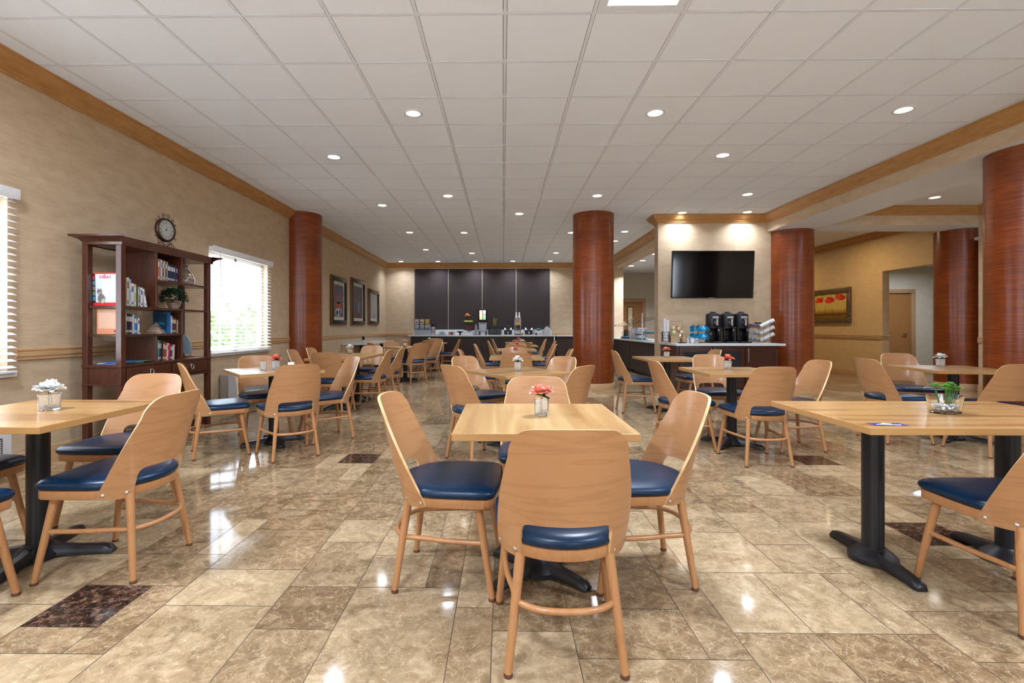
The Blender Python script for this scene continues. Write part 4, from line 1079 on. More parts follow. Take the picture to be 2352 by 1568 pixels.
# ------------------------------------------------------------------ framed pictures on the left wall
def art(name, y0, y1, z0, z1, label, kind):
    t = thing('framed_picture', label, 'picture', (XL, (y0 + y1) / 2, (z0 + z1) / 2), 0, 'framed pictures on the left wall'); L = (y1 - y0) / 2; H = (z1 - z0) / 2
    def fr(a, b, x0, x1, m, nm):
        bm = NB()
        for q in ((-L + a, L - a, -H + a, -H + b), (-L + a, L - a, H - b, H - a), (-L + a, -L + b, -H + b, H - b), (L - b, L - a, -H + b, H - b)): box(bm, x0, x1, q[0], q[1], q[2], q[3], .006)
        return obj(nm, bm, m, t)
    fr(0, .035, .003, .05, MT['goldframe'], 'frame'); fr(.03, .115, .003, .065, MT['darkframe'], 'inner_frame')
    bm = NB(); box(bm, .003, .02, -L + .11, L - .11, -H + .11, H - .11); obj('mat_board', bm, MT['mat_board'], t, smooth=0)
    m = Mat('art_print_%d' % kind, (.3, .3, .3), .5)
    f = m.noise(m.coord('Object', (1, 5.5, 2.6)), 3.2, 4, .6, 1.2); g = m.noise(m.coord('Object', (1, 14, 5)), 3, 3, .6, .5)
    P = {1: [(.3, (.03, .07, .10)), (.42, (.16, .035, .04)), (.5, (.30, .07, .05)), (.58, (.08, .14, .17)), (.7, (.36, .40, .40))],
         2: [(.3, (.03, .03, .03)), (.42, (.07, .08, .075)), (.5, (.10, .10, .085)), (.6, (.14, .03, .04)), (.72, (.28, .27, .24))],
         3: [(.3, (.27, .24, .21)), (.5, (.33, .29, .25)), (.7, (.37, .33, .28))]}[kind]
    m.base(m.mix(.5, m.ramp(f, P), m.ramp(g, P)))
    bm = NB(); box(bm, .02, .0215, -L + .19, L - .19, -H + .19, H - .20); p = obj('print', bm, m.m, t, smooth=0)
    iL, iH = L - .19, H - .19
    def blob(cy, czz, ry, rz_, c):
        bm = NB(); n = 14; rnd2 = random.Random(int(cy * 100) + kind)
        vs_ = [bm.verts.new((.0222, cy + ry * math.cos(2 * PI * i / n) * rnd2.uniform(.75, 1.1), czz + rz_ * math.sin(2 * PI * i / n) * rnd2.uniform(.75, 1.1))) for i in range(n)]
        bm.faces.new(vs_); obj('painted_shape', bm, cmat(c), p, smooth=0)
    if kind == 1:
        blob(.0, .0, .13, .09, (.07, .16, .15)); blob(.03, -.09, .2, .07, (.36, .07, .03)); blob(0, -.27, .24, .11, (.42, .46, .48)); blob(.08, -.27, .04, .09, (.02, .025, .03)); blob(-.1, -.28, .06, .06, (.15, .2, .23)); blob(0, .26, .17, .13, (.06, .13, .17)); blob(-.2, .15, .05, .25, (.22, .04, .04))
    if kind == 2:
        blob(-.13, -.12, .09, .12, (.03, .08, .22)); blob(.08, -.08, .05, .22, (.28, .25, .22)); blob(0, -.35, .24, .06, (.18, .03, .04)); blob(-.15, .03, .05, .06, (.25, .06, .05)); blob(.08, .05, .07, .06, (.36, .35, .33)); blob(.08, .05, .04, .035, (.05, .05, .06))
    if kind == 3: blob(.08, -.27, .10, .02, (.33, .08, .05)); blob(.12, -.24, .03, .04, (.25, .06, .05))
art('a', 11.02, 12.10, 1.22, 2.37, 'left of three tall framed pictures, red and blue print', 1)
art('b', 12.50, 13.70, 1.22, 2.46, 'middle of three tall framed pictures, dark print with white circle', 2)
art('c', 14.10, 15.25, 1.24, 2.30, 'right and smallest of three framed pictures, pale grey print', 3)

# ------------------------------------------------------------------ far wall: fabric panels, counter
x0 = -2.96
for k in range(4):
    bm = NB(); box(bm, x0 + k * 1.132 + .014, x0 + (k + 1) * 1.132 - .014, YF - .03, YF - .001, 1.10, 3.115, .003)
    tag(obj('wall_panel', bm, MT['panel'], smooth=0), '%s from the left of four dark fabric wall panels' % ORD[k], 'wall panel', 'dark wall panels behind the buffet')
bm = NB()
for k in range(5): box(bm, x0 + k * 1.132 - .012, x0 + k * 1.132 + .012, YF - .02, YF - .001, 1.10, 3.115)
struct('trim_10', bm, cmat((.36, .30, .23), .4), smooth=0)
bm = NB(); box(bm, -2.99, 1.62, YF - .03, YF - .002, .916, 1.09); struct('trim_11', bm, MT['quartz'], smooth=0)
def cabinet(cx, cy, w, d, h, nd, label, m, face=-1, rz=0, group=None, z0=.09):
    t = thing('base_cabinet', label, 'cabinet', (cx, cy, 0), rz, group)
    bm = NB(); box(bm, -w / 2, w / 2, -d / 2 + .02, d / 2, z0, h, .001); box(bm, -w / 2 + .01, w / 2 - .01, -d / 2 + .08, d / 2, 0, z0); obj('carcass', bm, m, t, smooth=0)
    for k in range(nd):
        a = -w / 2 + k * w / nd + .003; b = a + w / nd - .006
        bm = NB(); box(bm, a, b, -d / 2, -d / 2 + .019, z0 + .005, h - .006, .002); obj('door', bm, m, t, smooth=0)
    return t
for k in range(4): cabinet(-2.97 + .5725 + k * 1.145, 15.98, 1.143, .60, .875, 2, '%s dark base cabinet from the left under the far buffet counter' % ORD[k], MT['espresso'], group='dark cabinets of the far buffet')
bm = NB(); box(bm, -3.05, 1.665, 15.62, YF - .032, .878, .918, .003); tag(obj('countertop', bm, MT['quartz'], smooth=0), 'long white countertop of the far buffet', 'countertop')
bm = NB(); box(bm, 1.625, 1.66, 15.64, YF - .03, 0, .876); tag(obj('end_panel', bm, MT['quartz'], smooth=0), 'narrow white end panel closing the far buffet on the right', 'panel')
cabinet(2.52, 15.98, 1.60, .60, .875, 2, 'dark base cabinet right of the far buffet, partly behind the central column', MT['espresso'])
bm = NB(); box(bm, 1.70, 3.36, 15.62, YF - .002, .878, .918, .003); tag(obj('countertop', bm, MT['quartz'], smooth=0), 'short white countertop right of the far buffet behind the central column', 'countertop')
def FX(px): return (px - 1155.6) / 70.6       # along the far counter
ZC = .9185; FY = 15.86
t = thing('cereal_dispenser', 'three bin cereal dispenser with coloured labels at the buffet left end', 'cereal dispenser', (FX(970), FY + .05, ZC))
bm = NB(); box(bm, -.25, .25, -.12, .16, 0, .17, .008); box(bm, -.25, .25, .0, .16, .17, .34, .006); obj('base', bm, MT['gpaper'], t)
for k, (c, c2) in enumerate((((.46, .52, .48), (.30, .04, .03)), ((.62, .50, .42), (.10, .04, .02)), ((.60, .46, .04), (.35, .15, .02)))):
    x = -.165 + .165 * k
    bm = NB(); box(bm, x - .065, x + .065, -.10, .1, .335, .52, .008); b = obj('bin', bm, cmat((.22, .13, .07), .3), t)
    bm = NB(); box(bm, x - .055, x + .055, -.104, -.101, .36, .50); l = obj('label', bm, cmat(c), b, smooth=0)
    bm = NB(); cyl(bm, (x, -.1045, .415), (x, -.1065, .415), .03, n=16); obj('picture', bm, cmat(c2), b)
    bm = NB(); box(bm, x - .062, x + .062, -.115, -.0, .20, .33, .01); cyl(bm, (x, -.118, .255), (x, -.14, .255), .035, n=18); obj('dial', bm, MT['gpaper'], t)
t = thing('airpot', 'steel airpot with black pump lid beside the cereal dispenser', 'airpot', (FX(995.5), FY - .06, ZC))
bm = NB(); lathe(bm, [(.070, 0), (.075, .01), (.075, .27)], 24); obj('body', bm, MT['brushed'], t)
bm = NB(); lathe(bm, [(.077, .271), (.072, .33), (.045, .37), (.035, .40), (.02, .44)], 20); box(bm, -.015, .015, -.12, -.03, .33, .355, .005); obj('pump_lid', bm, MT['blackgloss'], t)
t = thing('cake_plate', 'glass plates and a glass dish stacked on a dark tray on the far counter', 'plates', (FX(1016), FY, ZC))
bm = NB(); lathe(bm, [(.17, 0), (.19, .012), (.185, .02)], 30); obj('tray', bm, MT['gpaper'], t)
for k in range(8):
    bm = NB(); lathe(bm, [(.06, 0), (.125, .006), (.125, .009), (.06, .003)], 28, (0, 0, .021 + k * .0125)); obj('plate', bm, cmat((.36, .42, .40), .15), t)
for k, (dx, c, n) in enumerate(((-.07, (.28, .14, .07), 'amber'), (0, (.10, .02, .02), 'dark red'), (.07, (.35, .25, .13), 'tan'))):
    lathed('condiment_jar', n + ' condiment jar on the far counter beside the glass plates', 'jar', [(.028, 0), (.032, .005), (.032, .075), (.026, .085), (.03, .09), (.03, .105)], (FX(1038) + dx, FY - .05, ZC), cmat(c, .25), 16)['group'] = 'small jars on the far counter'
t = thing('pedestal_bowl', 'black pedestal bowl of white packets on the far counter', 'bowl', (FX(1057), FY, ZC))
bm = NB(); lathe(bm, [(.055, 0), (.05, .012), (.02, .035), (.025, .06), (.10, .095), (.13, .115), (.125, .118), (.09, .1), (.02, .08)], 28); obj('bowl', bm, MT['blackgloss'], t)
bm = NB()
for i in range(26):
    a = rnd.uniform(0, 6.3); q = rnd.uniform(0, .09); box(bm, -.022, .022, -.012, .012, 0, .003, M=Matrix.Translation((q * math.cos(a), q * math.sin(a), .115 + rnd.uniform(0, .02))) @ Matrix.Rotation(a, 4, 'Z') @ Matrix.Rotation(rnd.uniform(-.5, .5), 4, 'X'))
o = obj('packets', bm, MT['cup'], t, smooth=0); o['kind'] = 'stuff'
# tiered fruit basket
fx = FX(1077); t = thing('tiered_fruit_stand', 'black wire three tier fruit basket stand on the far counter', 'fruit stand', (fx, FY, ZC))
TI = [(.205, .20, .185, .01), (.42, .20, .17, -.0), (.625, .16, .135, -.03)]
for z, r, _, dx in TI:
    bm = NB()
    for rr_, zz in ((r, .06), (r * .86, .03), (r * .6, .005), (r * .3, 0)): tube(bm, [(dx + rr_ * math.cos(a), rr_ * .75 * math.sin(a), z + zz - .06) for a in [2 * PI * k / 24 for k in range(24)]], .008 if rr_ == r else .005, 5, closed=True)
    for k in range(14):
        a = 2 * PI * k / 14; tube(bm, [(dx + q * r * math.cos(a), q * r * .75 * math.sin(a), z + zz - .06) for q, zz in ((1, .06), (.86, .03), (.6, .005), (.3, 0))], .0045, 5)
    obj('wire_basket', bm, MT['black'], t)
bm = NB(); pts = []
for i in range(60):
    u = i / 59; ph = u * 3.0 * PI; z = .12 + u * .69; pts.append((.18 * math.sin(ph) * (1 - .15 * u) , .0 + .02, z))
tube(bm, pts, .009, 6)
for sg in (-1, 1): tube(bm, [(0, .02, .13), (sg * .08, .02, .115), (sg * .15, .0, .05), (sg * .17, -.02, .0065)], .006, 6); tube(bm, [(0, .02, .13), (sg * .04, .06, .09), (sg * .05, .12, .0065)], .005, 6)
obj('scroll_stand', bm, MT['black'], t)
rr = random.Random(3)
for (z, r, _, dx), (kind, n, rad, m) in zip(TI, (('apple', 14, .038, 'apple'), ('banana', 9, .0, 'banana'), ('orange', 9, .038, 'orange'))):
    first = None
    for k in range(n):
        if kind == 'banana':
            bm = NB(); a = -1.2 + 2.4 * k / (n - 1)
            p = [Vector((dx + (k - 4) * .030, -.04 + .03 * math.cos(k), z - .01 + .05 * math.sin(PI * q))) + Vector((.06 * (q - .5), .12 * (q - .5), 0)) for q in (0, .25, .5, .75, 1)]
            tube(bm, p, [.006, .016, .018, .016, .005], 8); oo = obj('banana', bm, MT[m], None, (fx, FY, ZC)); 
        else:
            lay = 0 if k < n * .6 else 1; kk = k if not lay else k - int(n * .6); nn_ = int(n * .6) if not lay else n - int(n * .6)
            a = 2 * PI * kk / max(1, nn_); q = r * (.52 if not lay else .25)
            bm = NB()
            if kind == 'apple': lathe(bm, [(.004, .058), (.018, .066), (.034, .05), (.038, .032), (.03, .01), (.012, .0)], 14, cap=True)
            else: ball(bm, (0, 0, .037), .037, 8)
            oo = obj(kind, bm, MT[m], None, (fx + dx + q * math.cos(a), FY + q * .7 * math.sin(a), ZC + z - .045 + lay * .05))
        tag(oo, {'apple': 'red apple heaped in the lowest tier of the wire fruit stand', 'banana': 'yellow banana in the middle tier of the wire fruit stand', 'orange': 'orange in the top tier of the wire fruit stand'}[kind], kind, {'apple': 'apples in the bottom basket', 'banana': 'bananas in the middle basket', 'orange': 'oranges in the top basket'}[kind])
t = thing('cup_stand', 'stack of steel cups in a wire holder between fruit and juice machine', 'cups', (FX(1094), FY - .11, ZC))
bm = NB()
for k in range(4): lathe(bm, [(.035, 0), (.05, .07), (.052, .072)], 20, (0, 0, .03 + k * .055))
lathe(bm, [(.03, 0), (.025, .1)], 14, (0, 0, .24)); obj('cups', bm, MT['brushed'], t)
bm = NB(); box(bm, -.09, .09, -.08, .08, 0, .02, .004)
for sg in (-1, 1): cyl(bm, (sg * .065, 0, .02), (sg * .065, 0, .2), .004, n=6)
obj('holder', bm, MT['black'], t)
t = thing('juice_dispenser', 'tall juice machine with two lit colourful panels on the far counter', 'juice machine', (FX(1109), FY + .05, ZC))
bm = NB(); box(bm, -.13, .13, -.10, .22, .42, .83, .012); box(bm, -.13, -.08, -.1, .2, .0, .10, .004); box(bm, .08, .13, -.1, .2, .0, .10, .004); box(bm, -.13, .13, .12, .22, .10, .42); obj('housing', bm, MT['blackgloss'], t)
bm = NB(); box(bm, -.128, .128, -.08, .2, .10, .41, .008); obj('steel_bay', bm, MT['brushed'], t)
bm = NB(); box(bm, -.10, .10, -.1, -.081, .13, .33, .004); obj('splash_panel', bm, cmat((.42, .43, .48), .3), t)
for sg, cs in ((-1, ((1, .45, .15), (1, .9, .8), (1, .6, .4))), (1, ((.1, .6, .25), (1, .25, .12), (.8, .95, .85)))):
    for q, c in enumerate(cs):
        bm = NB(); box(bm, sg * .055 - .042, sg * .055 + .042, -.104, -.101, .50 + q * .10, .598 + q * .10)
        e = Mat('lit_panel_%d%d' % (sg, q), c, .4, emit=c, es=2.2); obj('lit_panel', bm, e.m, t, smooth=0)
for x in (-.06, 0, .06):
    bm = NB(); cyl(bm, (x, -.13, .36), (x, -.13, .41), .011, n=10); box(bm, x - .015, x + .015, -.14, -.1, .405, .43, .003); obj('tap', bm, MT['black'], t)
t = thing('microwave', 'black microwave oven on the far counter', 'microwave', (FX(1137), FY + .08, ZC))
bm = NB(); box(bm, -.21, .21, -.17, .17, .008, .235, .008); obj('case', bm, MT['blackgloss'], t)
bm = NB(); box(bm, -.19, .07, -.176, -.171, .03, .215, .003); d = obj('door', bm, MT['black'], t)
bm = NB(); box(bm, -.16, .045, -.1775, -.1765, .06, .185); obj('door_window', bm, cmat((.02, .02, .03), .1), d, smooth=0)
bm = NB(); box(bm, .085, .19, -.175, -.171, .03, .215); obj('keypad', bm, cmat((.02, .02, .025), .4), t, smooth=0)
t = thing('orchid_pot', 'small vase of yellow flowers standing on the microwave', 'flowers', (FX(1137), FY + .08, ZC + .236))
bm = NB(); lathe(bm, [(.02, 0), (.03, .02), (.018, .05), (.014, .06)], 16); obj('vase', bm, MT['blackgloss'], t)
bm = NB(); tube(bm, [(0, 0, .05), (.01, 0, .14), (0, 0, .22), (.01, 0, .29)], .003, 5); tube(bm, [(0, 0, .05), (.03, 0, .14), (.028, 0, .25)], .003, 5); obj('stem', bm, MT['green'], t)
bm = NB()
for k in range(12):
    c = Vector(((-.03 if k % 2 else .03) + rnd.uniform(-.012, .012), -.01, .07 + k * .0195))
    ball(bm, c, .017, 5, sz=.8)
    for j in range(5): petal(bm, c, 6.28 * j / 5 + k, .3, .042, .02, .3)
obj('blossom', bm, MT['banana'], t, smooth=60)
def waffle(px, four, label):
    t = thing('waffle_maker', label, 'waffle maker', (FX(px), FY + .02, ZC))
    bm = NB(); box(bm, -.16, .16, -.15, .15, 0, .015, .003); obj('tray', bm, cmat((.45, .45, .44), .4), t)
    bm = NB(); box(bm, -.125, .125, -.12, .13, .016, .17, .006); obj('base', bm, MT['black'], t)
    for sg in (-1, 1):
        bm = NB(); rings(bm, [[(sg * .12, y, .17), (sg * .12, y, .235), (sg * .085, y, .225), (sg * .055, y, .17)] for y in (-.03, .03)]); obj('hinge_bracket', bm, MT['chrome'], t)
    bm = NB(); cyl(bm, (0, -.02, .27), (0, .045, .27), .095, n=30); cyl(bm, (0, .01, .36), (0, -.0, .45), .008, .012, 10)
    if four:
        for a in (-1, 1):
            for b in (-1, 1): cyl(bm, (a * .045, -.03, .27 + b * .045), (a * .045, -.02, .27 + b * .045), .035, n=18)
    g = obj('griddle_lid', bm, MT['black'], t)
    bm = NB(); cyl(bm, (0, -.13, .10), (0, -.20, .04), .012, .016, 10); box(bm, -.03, .03, -.135, -.121, .09, .11, .003); obj('handle', bm, MT['gpaper'], t)
waffle(1167, False, 'waffle maker with plain round lid, left of the batter dispenser')
waffle(1214.5, True, 'waffle maker with four round moulds, right of the batter dispenser')
t = thing('batter_dispenser', 'steel batter dispenser with two white tops on the far counter', 'dispenser', (FX(1189.5), FY + .04, ZC))
bm = NB(); box(bm, -.11, .11, -.12, .14, .0, .03, .003); obj('base', bm, MT['black'], t)
bm = NB(); box(bm, -.105, .105, -.02, .13, .03, .54, .008); box(bm, -.105, -.085, -.1, -.02, .12, .54, .003); box(bm, .085, .105, -.1, -.02, .12, .54, .003); box(bm, -.105, .105, -.1, -.02, .03, .13, .003); obj('case', bm, MT['brushed'], t)
bm = NB(); box(bm, -.068, .068, -.06, -.021, .33, .52); l = obj('sign', bm, cmat((.62, .48, .03)), t, smooth=0)
bm = NB(); box(bm, -.068, .068, -.062, -.0605, .40, .515); obj('sign_upper', bm, cmat((.55, .42, .30)), l, smooth=0)
bm = NB(); cyl(bm, (0, -.0625, .45), (0, -.064, .45), .04, n=18); obj('waffle_picture', bm, cmat((.45, .2, .04)), l)
bm = NB(); box(bm, -.084, .084, -.05, -.021, .16, .32); obj('recess', bm, MT['black'], t, smooth=0)
for sg in (-1, 1):
    bm = NB(); box(bm, sg * .048 - .038, sg * .048 + .038, -.07, .08, .545, .58, .006); lathe(bm, [(.03, .58), (.036, .60), (.03, .64), (.018, .67), (.026, .70), (.022, .73), (.008, .74)], 18, (sg * .048, 0, 0)); obj('hopper_cap', bm, MT['whitegloss'], t)
    bm = NB(); cyl(bm, (sg * .035, -.10, .2), (sg * .035, -.10, .245), .014, n=10); obj('valve', bm, MT['apple'], t)
    bm = NB(); cyl(bm, (sg * .035, -.10, .14), (sg * .035, -.10, .2), .01, n=10); obj('nozzle', bm, MT['chrome'], t)
t = thing('syrup_bottle', 'small syrup bottle with white nozzle between dispenser and waffle maker', 'bottle', (FX(1199.5), FY - .12, ZC))
bm = NB(); lathe(bm, [(.026, 0), (.03, .01), (.03, .07), (.02, .095)], 16); obj('bottle', bm, cmat((.45, .24, .03), .2), t)
bm = NB(); lathe(bm, [(.021, .0955), (.016, .11), (.006, .16)], 14); obj('nozzle', bm, MT['whitegloss'], t)
t = thing('riser_shelf', 'small wooden riser shelf on black legs at the buffet right end', 'shelf', (FX(1237), FY + .02, ZC))
bm = NB(); box(bm, -.16, .16, -.10, .10, .135, .15, .003); obj('board', bm, MT['bamboo'], t, smooth=0)
bm = NB()
for a in (-.145, .145):
    for b in (-.09, .09): box(bm, a - .006, a + .006, b - .006, b + .006, 0, .134)
obj('legs', bm, MT['black'], t, smooth=0)
t = thing('serving_bowl', 'turquoise bowl of white packets on the wooden riser shelf', 'bowl', (FX(1237), FY + .02, ZC + .151))
bm = NB(); lathe(bm, [(.05, 0), (.10, .028), (.115, .045), (.108, .046), (.05, .01)], 26); obj('bowl', bm, MT['bluebowl'], t)
bm = NB()
for i in range(20): a = rnd.uniform(0, 6.3); q = rnd.uniform(0, .07); box(bm, -.022, .022, -.014, .014, 0, .006, M=Matrix.Translation((q * math.cos(a), q * math.sin(a), .035 + rnd.uniform(0, .035) * (1 - q * 8))) @ Matrix.Rotation(a, 4, 'Z'))
o = obj('packets', bm, MT['cup'], t, smooth=0); o['kind'] = 'stuff'
for dx, c, n in ((-.08, (.12, .01, .015), 'dark red'), (0, (.55, .55, .53), 'white'), (.07, (.5, .5, .48), 'black and white')):
    lathed('cream_jug', n + ' small jug under the wooden riser shelf', 'jug', [(.026, 0), (.032, .01), (.03, .05), (.022, .06), (.026, .075)], (FX(1237) + dx, FY - .02, ZC), cmat(c, .25), 16)
t = thing('water_dispenser', 'clear square jar dispenser with steel lid at the buffet right end', 'drink dispenser', (FX(1256.5), FY, ZC))
bm = NB(); box(bm, -.095, .095, -.09, .09, .0, .23, .02); obj('jar', bm, cmat((.42, .42, .40), .12), t)
bm = NB(); lathe(bm, [(.08, .232), (.075, .245), (.05, .25), (.052, .285), (.045, .29)], 24); obj('lid', bm, MT['brushed'], t)
bm = NB(); cyl(bm, (0, -.09, .06), (0, -.13, .06), .012, n=10); obj('tap', bm, MT['chrome'], t)

# ------------------------------------------------------------------ servery bar
for k, (a, b) in enumerate(((10.5, 12.86), (12.88, 15.0))):
    t = thing('bar_cabinet', 'dark panelled servery bar section, %s the viewer' % ('nearer to' if k == 0 else 'farther from'), 'cabinet', (3.62, (a + b) / 2, 0))
    bm = NB(); box(bm, -.27, .28, -(b - a) / 2, (b - a) / 2, .08, .808, .001); box(bm, -.22, .26, -(b - a) / 2 + .01, (b - a) / 2 - .01, 0, .08); obj('carcass', bm, MT['espresso'], t, smooth=0)
    bm = NB(); box(bm, -.29, -.271, -(b - a) / 2 + .004, (b - a) / 2 - .004, .085, .80, .001); obj('front_panel', bm, MT['espresso'], t, smooth=0)
bm = NB(); box(bm, 3.29, 3.97, 10.45, 15.0, .811, .85, .003); tag(obj('countertop', bm, MT['quartz'], smooth=0), 'white countertop of the servery bar right of the central column', 'countertop')
ZB = .8505
t = thing('sneeze_guard', 'tilted glass sneeze guard on two steel posts over the servery bar', 'sneeze guard', (3.42, 12.6, ZB))
for y, h in ((-.55, .66), (.6, .64)):
    bm = NB(); cyl(bm, (0, y, 0), (0, y, h), .014, n=12); cyl(bm, (0, y, .38), (0, y, .46), .022, n=12); cyl(bm, (0, y, 0), (0, y, .01), .03, n=14); obj('post', bm, MT['chrome'], t)
    bm = NB(); tube(bm, [(-.22, y, .36), (0, y, .43), (.3, y, .55)], .008, 8); obj('bracket', bm, MT['chrome'], t)
for ya, yb in ((-.95, .0), (.05, 1.5)):
    bm = NB(); rings(bm, [[(-.30, ya, .345), (.32, ya, .57), (.32, ya, .576), (-.30, ya, .351)], [(-.30, yb, .345), (.32, yb, .57), (.32, yb, .576), (-.30, yb, .351)]]); obj('glass_pane', bm, MT['pane'], t, smooth=0)
t = thing('toaster', 'square steel toaster oven with buttons on the servery bar', 'toaster', (3.80, 13.7, ZB), R(-12))
bm = NB(); box(bm, -.26, .22, -.18, .18, .012, .30, .01); obj('case', bm, MT['brushed'], t)
bm = NB()
for x in (-.17, -.03, .11):
    for z in (.22, .25): cyl(bm, (x, -.181, z), (x, -.188, z), .012, n=10)
obj('buttons', bm, MT['whitegloss'], t)
bm = NB(); box(bm, -.12, .12, -.185, -.181, .10, .13); obj('slot', bm, MT['black'], t, smooth=0)
t = thing('coffee_carafe', 'black carafe left of the steel toaster oven', 'carafe', (3.62, 14.45, ZB))
bm = NB(); lathe(bm, [(.06, 0), (.07, .01), (.07, .14), (.045, .2), (.04, .23), (.05, .25)], 20); obj('body', bm, MT['blackgloss'], t)
bm = NB(); tube(bm, [(-.05, 0, .21), (-.11, 0, .18), (-.11, 0, .07), (-.07, 0, .04)], .008, 6); obj('handle', bm, MT['black'], t)
def tray(x, y, z, label, r=.17):
    bm = NB(); lathe(bm, [(r * .8, 0), (r, .03), (r * 1.03, .034), (r * .98, .034), (r * .78, .008)], 28, sy=.75); return tag(obj('platter', bm, MT['bluebowl'], None, (x, y, z)), label, 'platter')
bm = NB(); box(bm, -.14, .14, -.11, .11, 0, .022, .003); tag(obj('napkin_stack', bm, cmat((.40, .05, .05)), None, (3.50, 13.9, ZB)), 'red folded napkins under the left turquoise platter', 'napkins')
tray(3.50, 13.9, ZB + .0225, 'left turquoise platter on red napkins at the servery bar')
tray(3.62, 12.95, ZB, 'middle turquoise platter in front of the toaster oven', .2)
t = thing('plate_riser', 'wooden riser with wire legs on the servery bar', 'shelf', (3.70, 12.35, ZB))
bm = NB(); box(bm, -.17, .17, -.12, .12, .15, .162, .002); obj('board', bm, MT['bamboo'], t, smooth=0)
bm = NB()
for a in (-.15, .15):
    for b in (-.1, .1): cyl(bm, (a, b, 0), (a, b, .15), .005, n=6)
obj('legs', bm, MT['black'], t)
tray(3.70, 12.35, ZB + .163, 'right turquoise platter raised on a small wooden riser')
t = thing('acrylic_bin', 'clear acrylic display bin at the near end of the servery bar', 'bin', (3.66, 11.15, ZB))
bm = NB()
for q in ((-.13, .13, -.16, -.155, 0, .2), (-.13, .13, .155, .16, 0, .2), (-.13, -.125, -.155, .155, 0, .2), (.125, .13, -.155, .155, 0, .2), (-.125, .125, -.155, .155, 0, .005), (-.125, .125, -.002, .002, .006, .2)): box(bm, *q)
obj('acrylic_walls', bm, MT['glass'], t, smooth=0)
rr = random.Random(6)
for k in range(9):
    bm = NB(); c = ((.55, .55, .56), (.30, .32, .36), (.60, .42, .24))[k % 3]
    if k % 3 == 0: lathe(bm, [(.03, 0), (.045, .012), (.047, .02), (.04, .02)], 16)
    elif k % 3 == 1: box(bm, -.05, .05, -.006, .006, 0, .008, .002); lathe(bm, [(.012, 0), (.018, .004), (.01, .008)], 10, (.06, 0, 0))
    else: box(bm, -.04, .04, -.025, .025, 0, .014, .004)
    nm = ('small_dish', 'serving_spoon', 'snack_packet')[k % 3]
    o = obj(nm, bm, cmat(c, .25), None, (3.42 + .11 * (k % 2), 11.62 + k * .155, ZB), rr.uniform(-.6, .6))
    tag(o, ('little grey dish', 'steel serving spoon', 'tan snack packet')[k % 3] + ' laid out along the front of the servery bar', nm.replace('_', ' ').split()[-1], ('small dishes', 'serving spoons', 'snack packets')[k % 3] + ' along the servery bar')

# ------------------------------------------------------------------ coffee station under the television
t = thing('coffee_cabinet', 'mahogany cabinet with two glazed doors below the television', 'cabinet', (3.90, 8.93, 0))
bm = NB(); box(bm, -.89, .87, -.40, .45, .09, .838, .001); box(bm, -.87, .85, -.34, .45, 0, .09); obj('carcass', bm, MT['cabred'], t, smooth=0)
for k, (a, b, gl, hx) in enumerate(((-.84, -.28, 1, -.305), (-.27, .28, 1, -.235), (.30, .86, 0, .335))):
    bm = NB()
    y = -.401
    box(bm, a, b, y - .014, y, .11, .825, .002)
    for q in ((a, b, .11, .18), (a, b, .755, .825), (a, a + .065, .18, .755), (b - .065, b, .18, .755)): box(bm, q[0], q[1], y - .022, y - .014, q[2], q[3], .002)
    d = obj('door', bm, MT['cabred'], t, smooth=0)
    if gl:
        bm = NB(); box(bm, a + .08, b - .08, y - .0155, y - .0145, .2, .735); obj('door_glass', bm, cmat((.028, .03, .035), .06), d, smooth=0)
    bm = NB(); cyl(bm, (hx, y - .05, .56), (hx, y - .05, .80), .006, n=10)
    for z in (.60, .76): cyl(bm, (hx, y - .022, z), (hx, y - .05, z), .004, n=8)
    obj('bar_handle', bm, MT['chrome'], d)
bm = NB(); box(bm, 2.985, 4.86, 8.46, 9.395, .84, .88, .004); tag(obj('countertop', bm, MT['quartz'], smooth=0), 'white countertop of the coffee station below the television', 'countertop')
ZK = .8805
def KX(px, y=8.85): return (px - 1155.4) * (y - .05) / 1122
t = thing('coffee_urn', 'x', 'coffee urn', (0, 0, 0))
bm = NB(); box(bm, -.10, .10, -.17, .13, 0, .022, .008); box(bm, -.085, .085, -.235, -.165, 0, .03, .012); obj('drip_base', bm, MT['black'], t)
bm = NB(); box(bm, -.095, .095, .02, .125, .022, .285, .01); box(bm, -.10, -.075, -.09, .02, .022, .285, .006); box(bm, .075, .10, -.09, .02, .022, .285, .006); obj('stand', bm, MT['blackgloss'], t)
bm = NB(); lathe(bm, [(.112, .262), (.122, .28), (.122, .50), (.116, .518), (.085, .535), (.05, .545), (.045, .56), (.03, .566)], 36); obj('tank', bm, MT['black'], t)
bm = NB(); box(bm, -.045, .055, -.135, -.112, .30, .44, .006); g = obj('gauge_housing', bm, MT['blackgloss'], t)
bm = NB(); box(bm, .008, .04, -.139, -.1355, .315, .43); obj('sight_glass', bm, cmat((.38, .33, .30), .2), g, smooth=0)
bm = NB(); box(bm, -.05, .055, -.128, -.118, .445, .48); l = obj('label', bm, MT['label'], t, smooth=0)
bm = NB(); box(bm, -.035, .04, -.1288, -.1282, .458, .467); obj('label_line', bm, MT['gpaper'], l, smooth=0)
bm = NB(); box(bm, -.0, .07, -.20, -.12, .262, .285, .006); cyl(bm, (.03, -.16, .20), (.03, -.16, .262), .014, n=12); obj('faucet', bm, MT['blackgloss'], t)
bm = NB(); cyl(bm, (.03, -.178, .235), (.03, -.182, .235), .013, n=12); obj('faucet_badge', bm, MT['chrome'], t)
urn = reg(t)
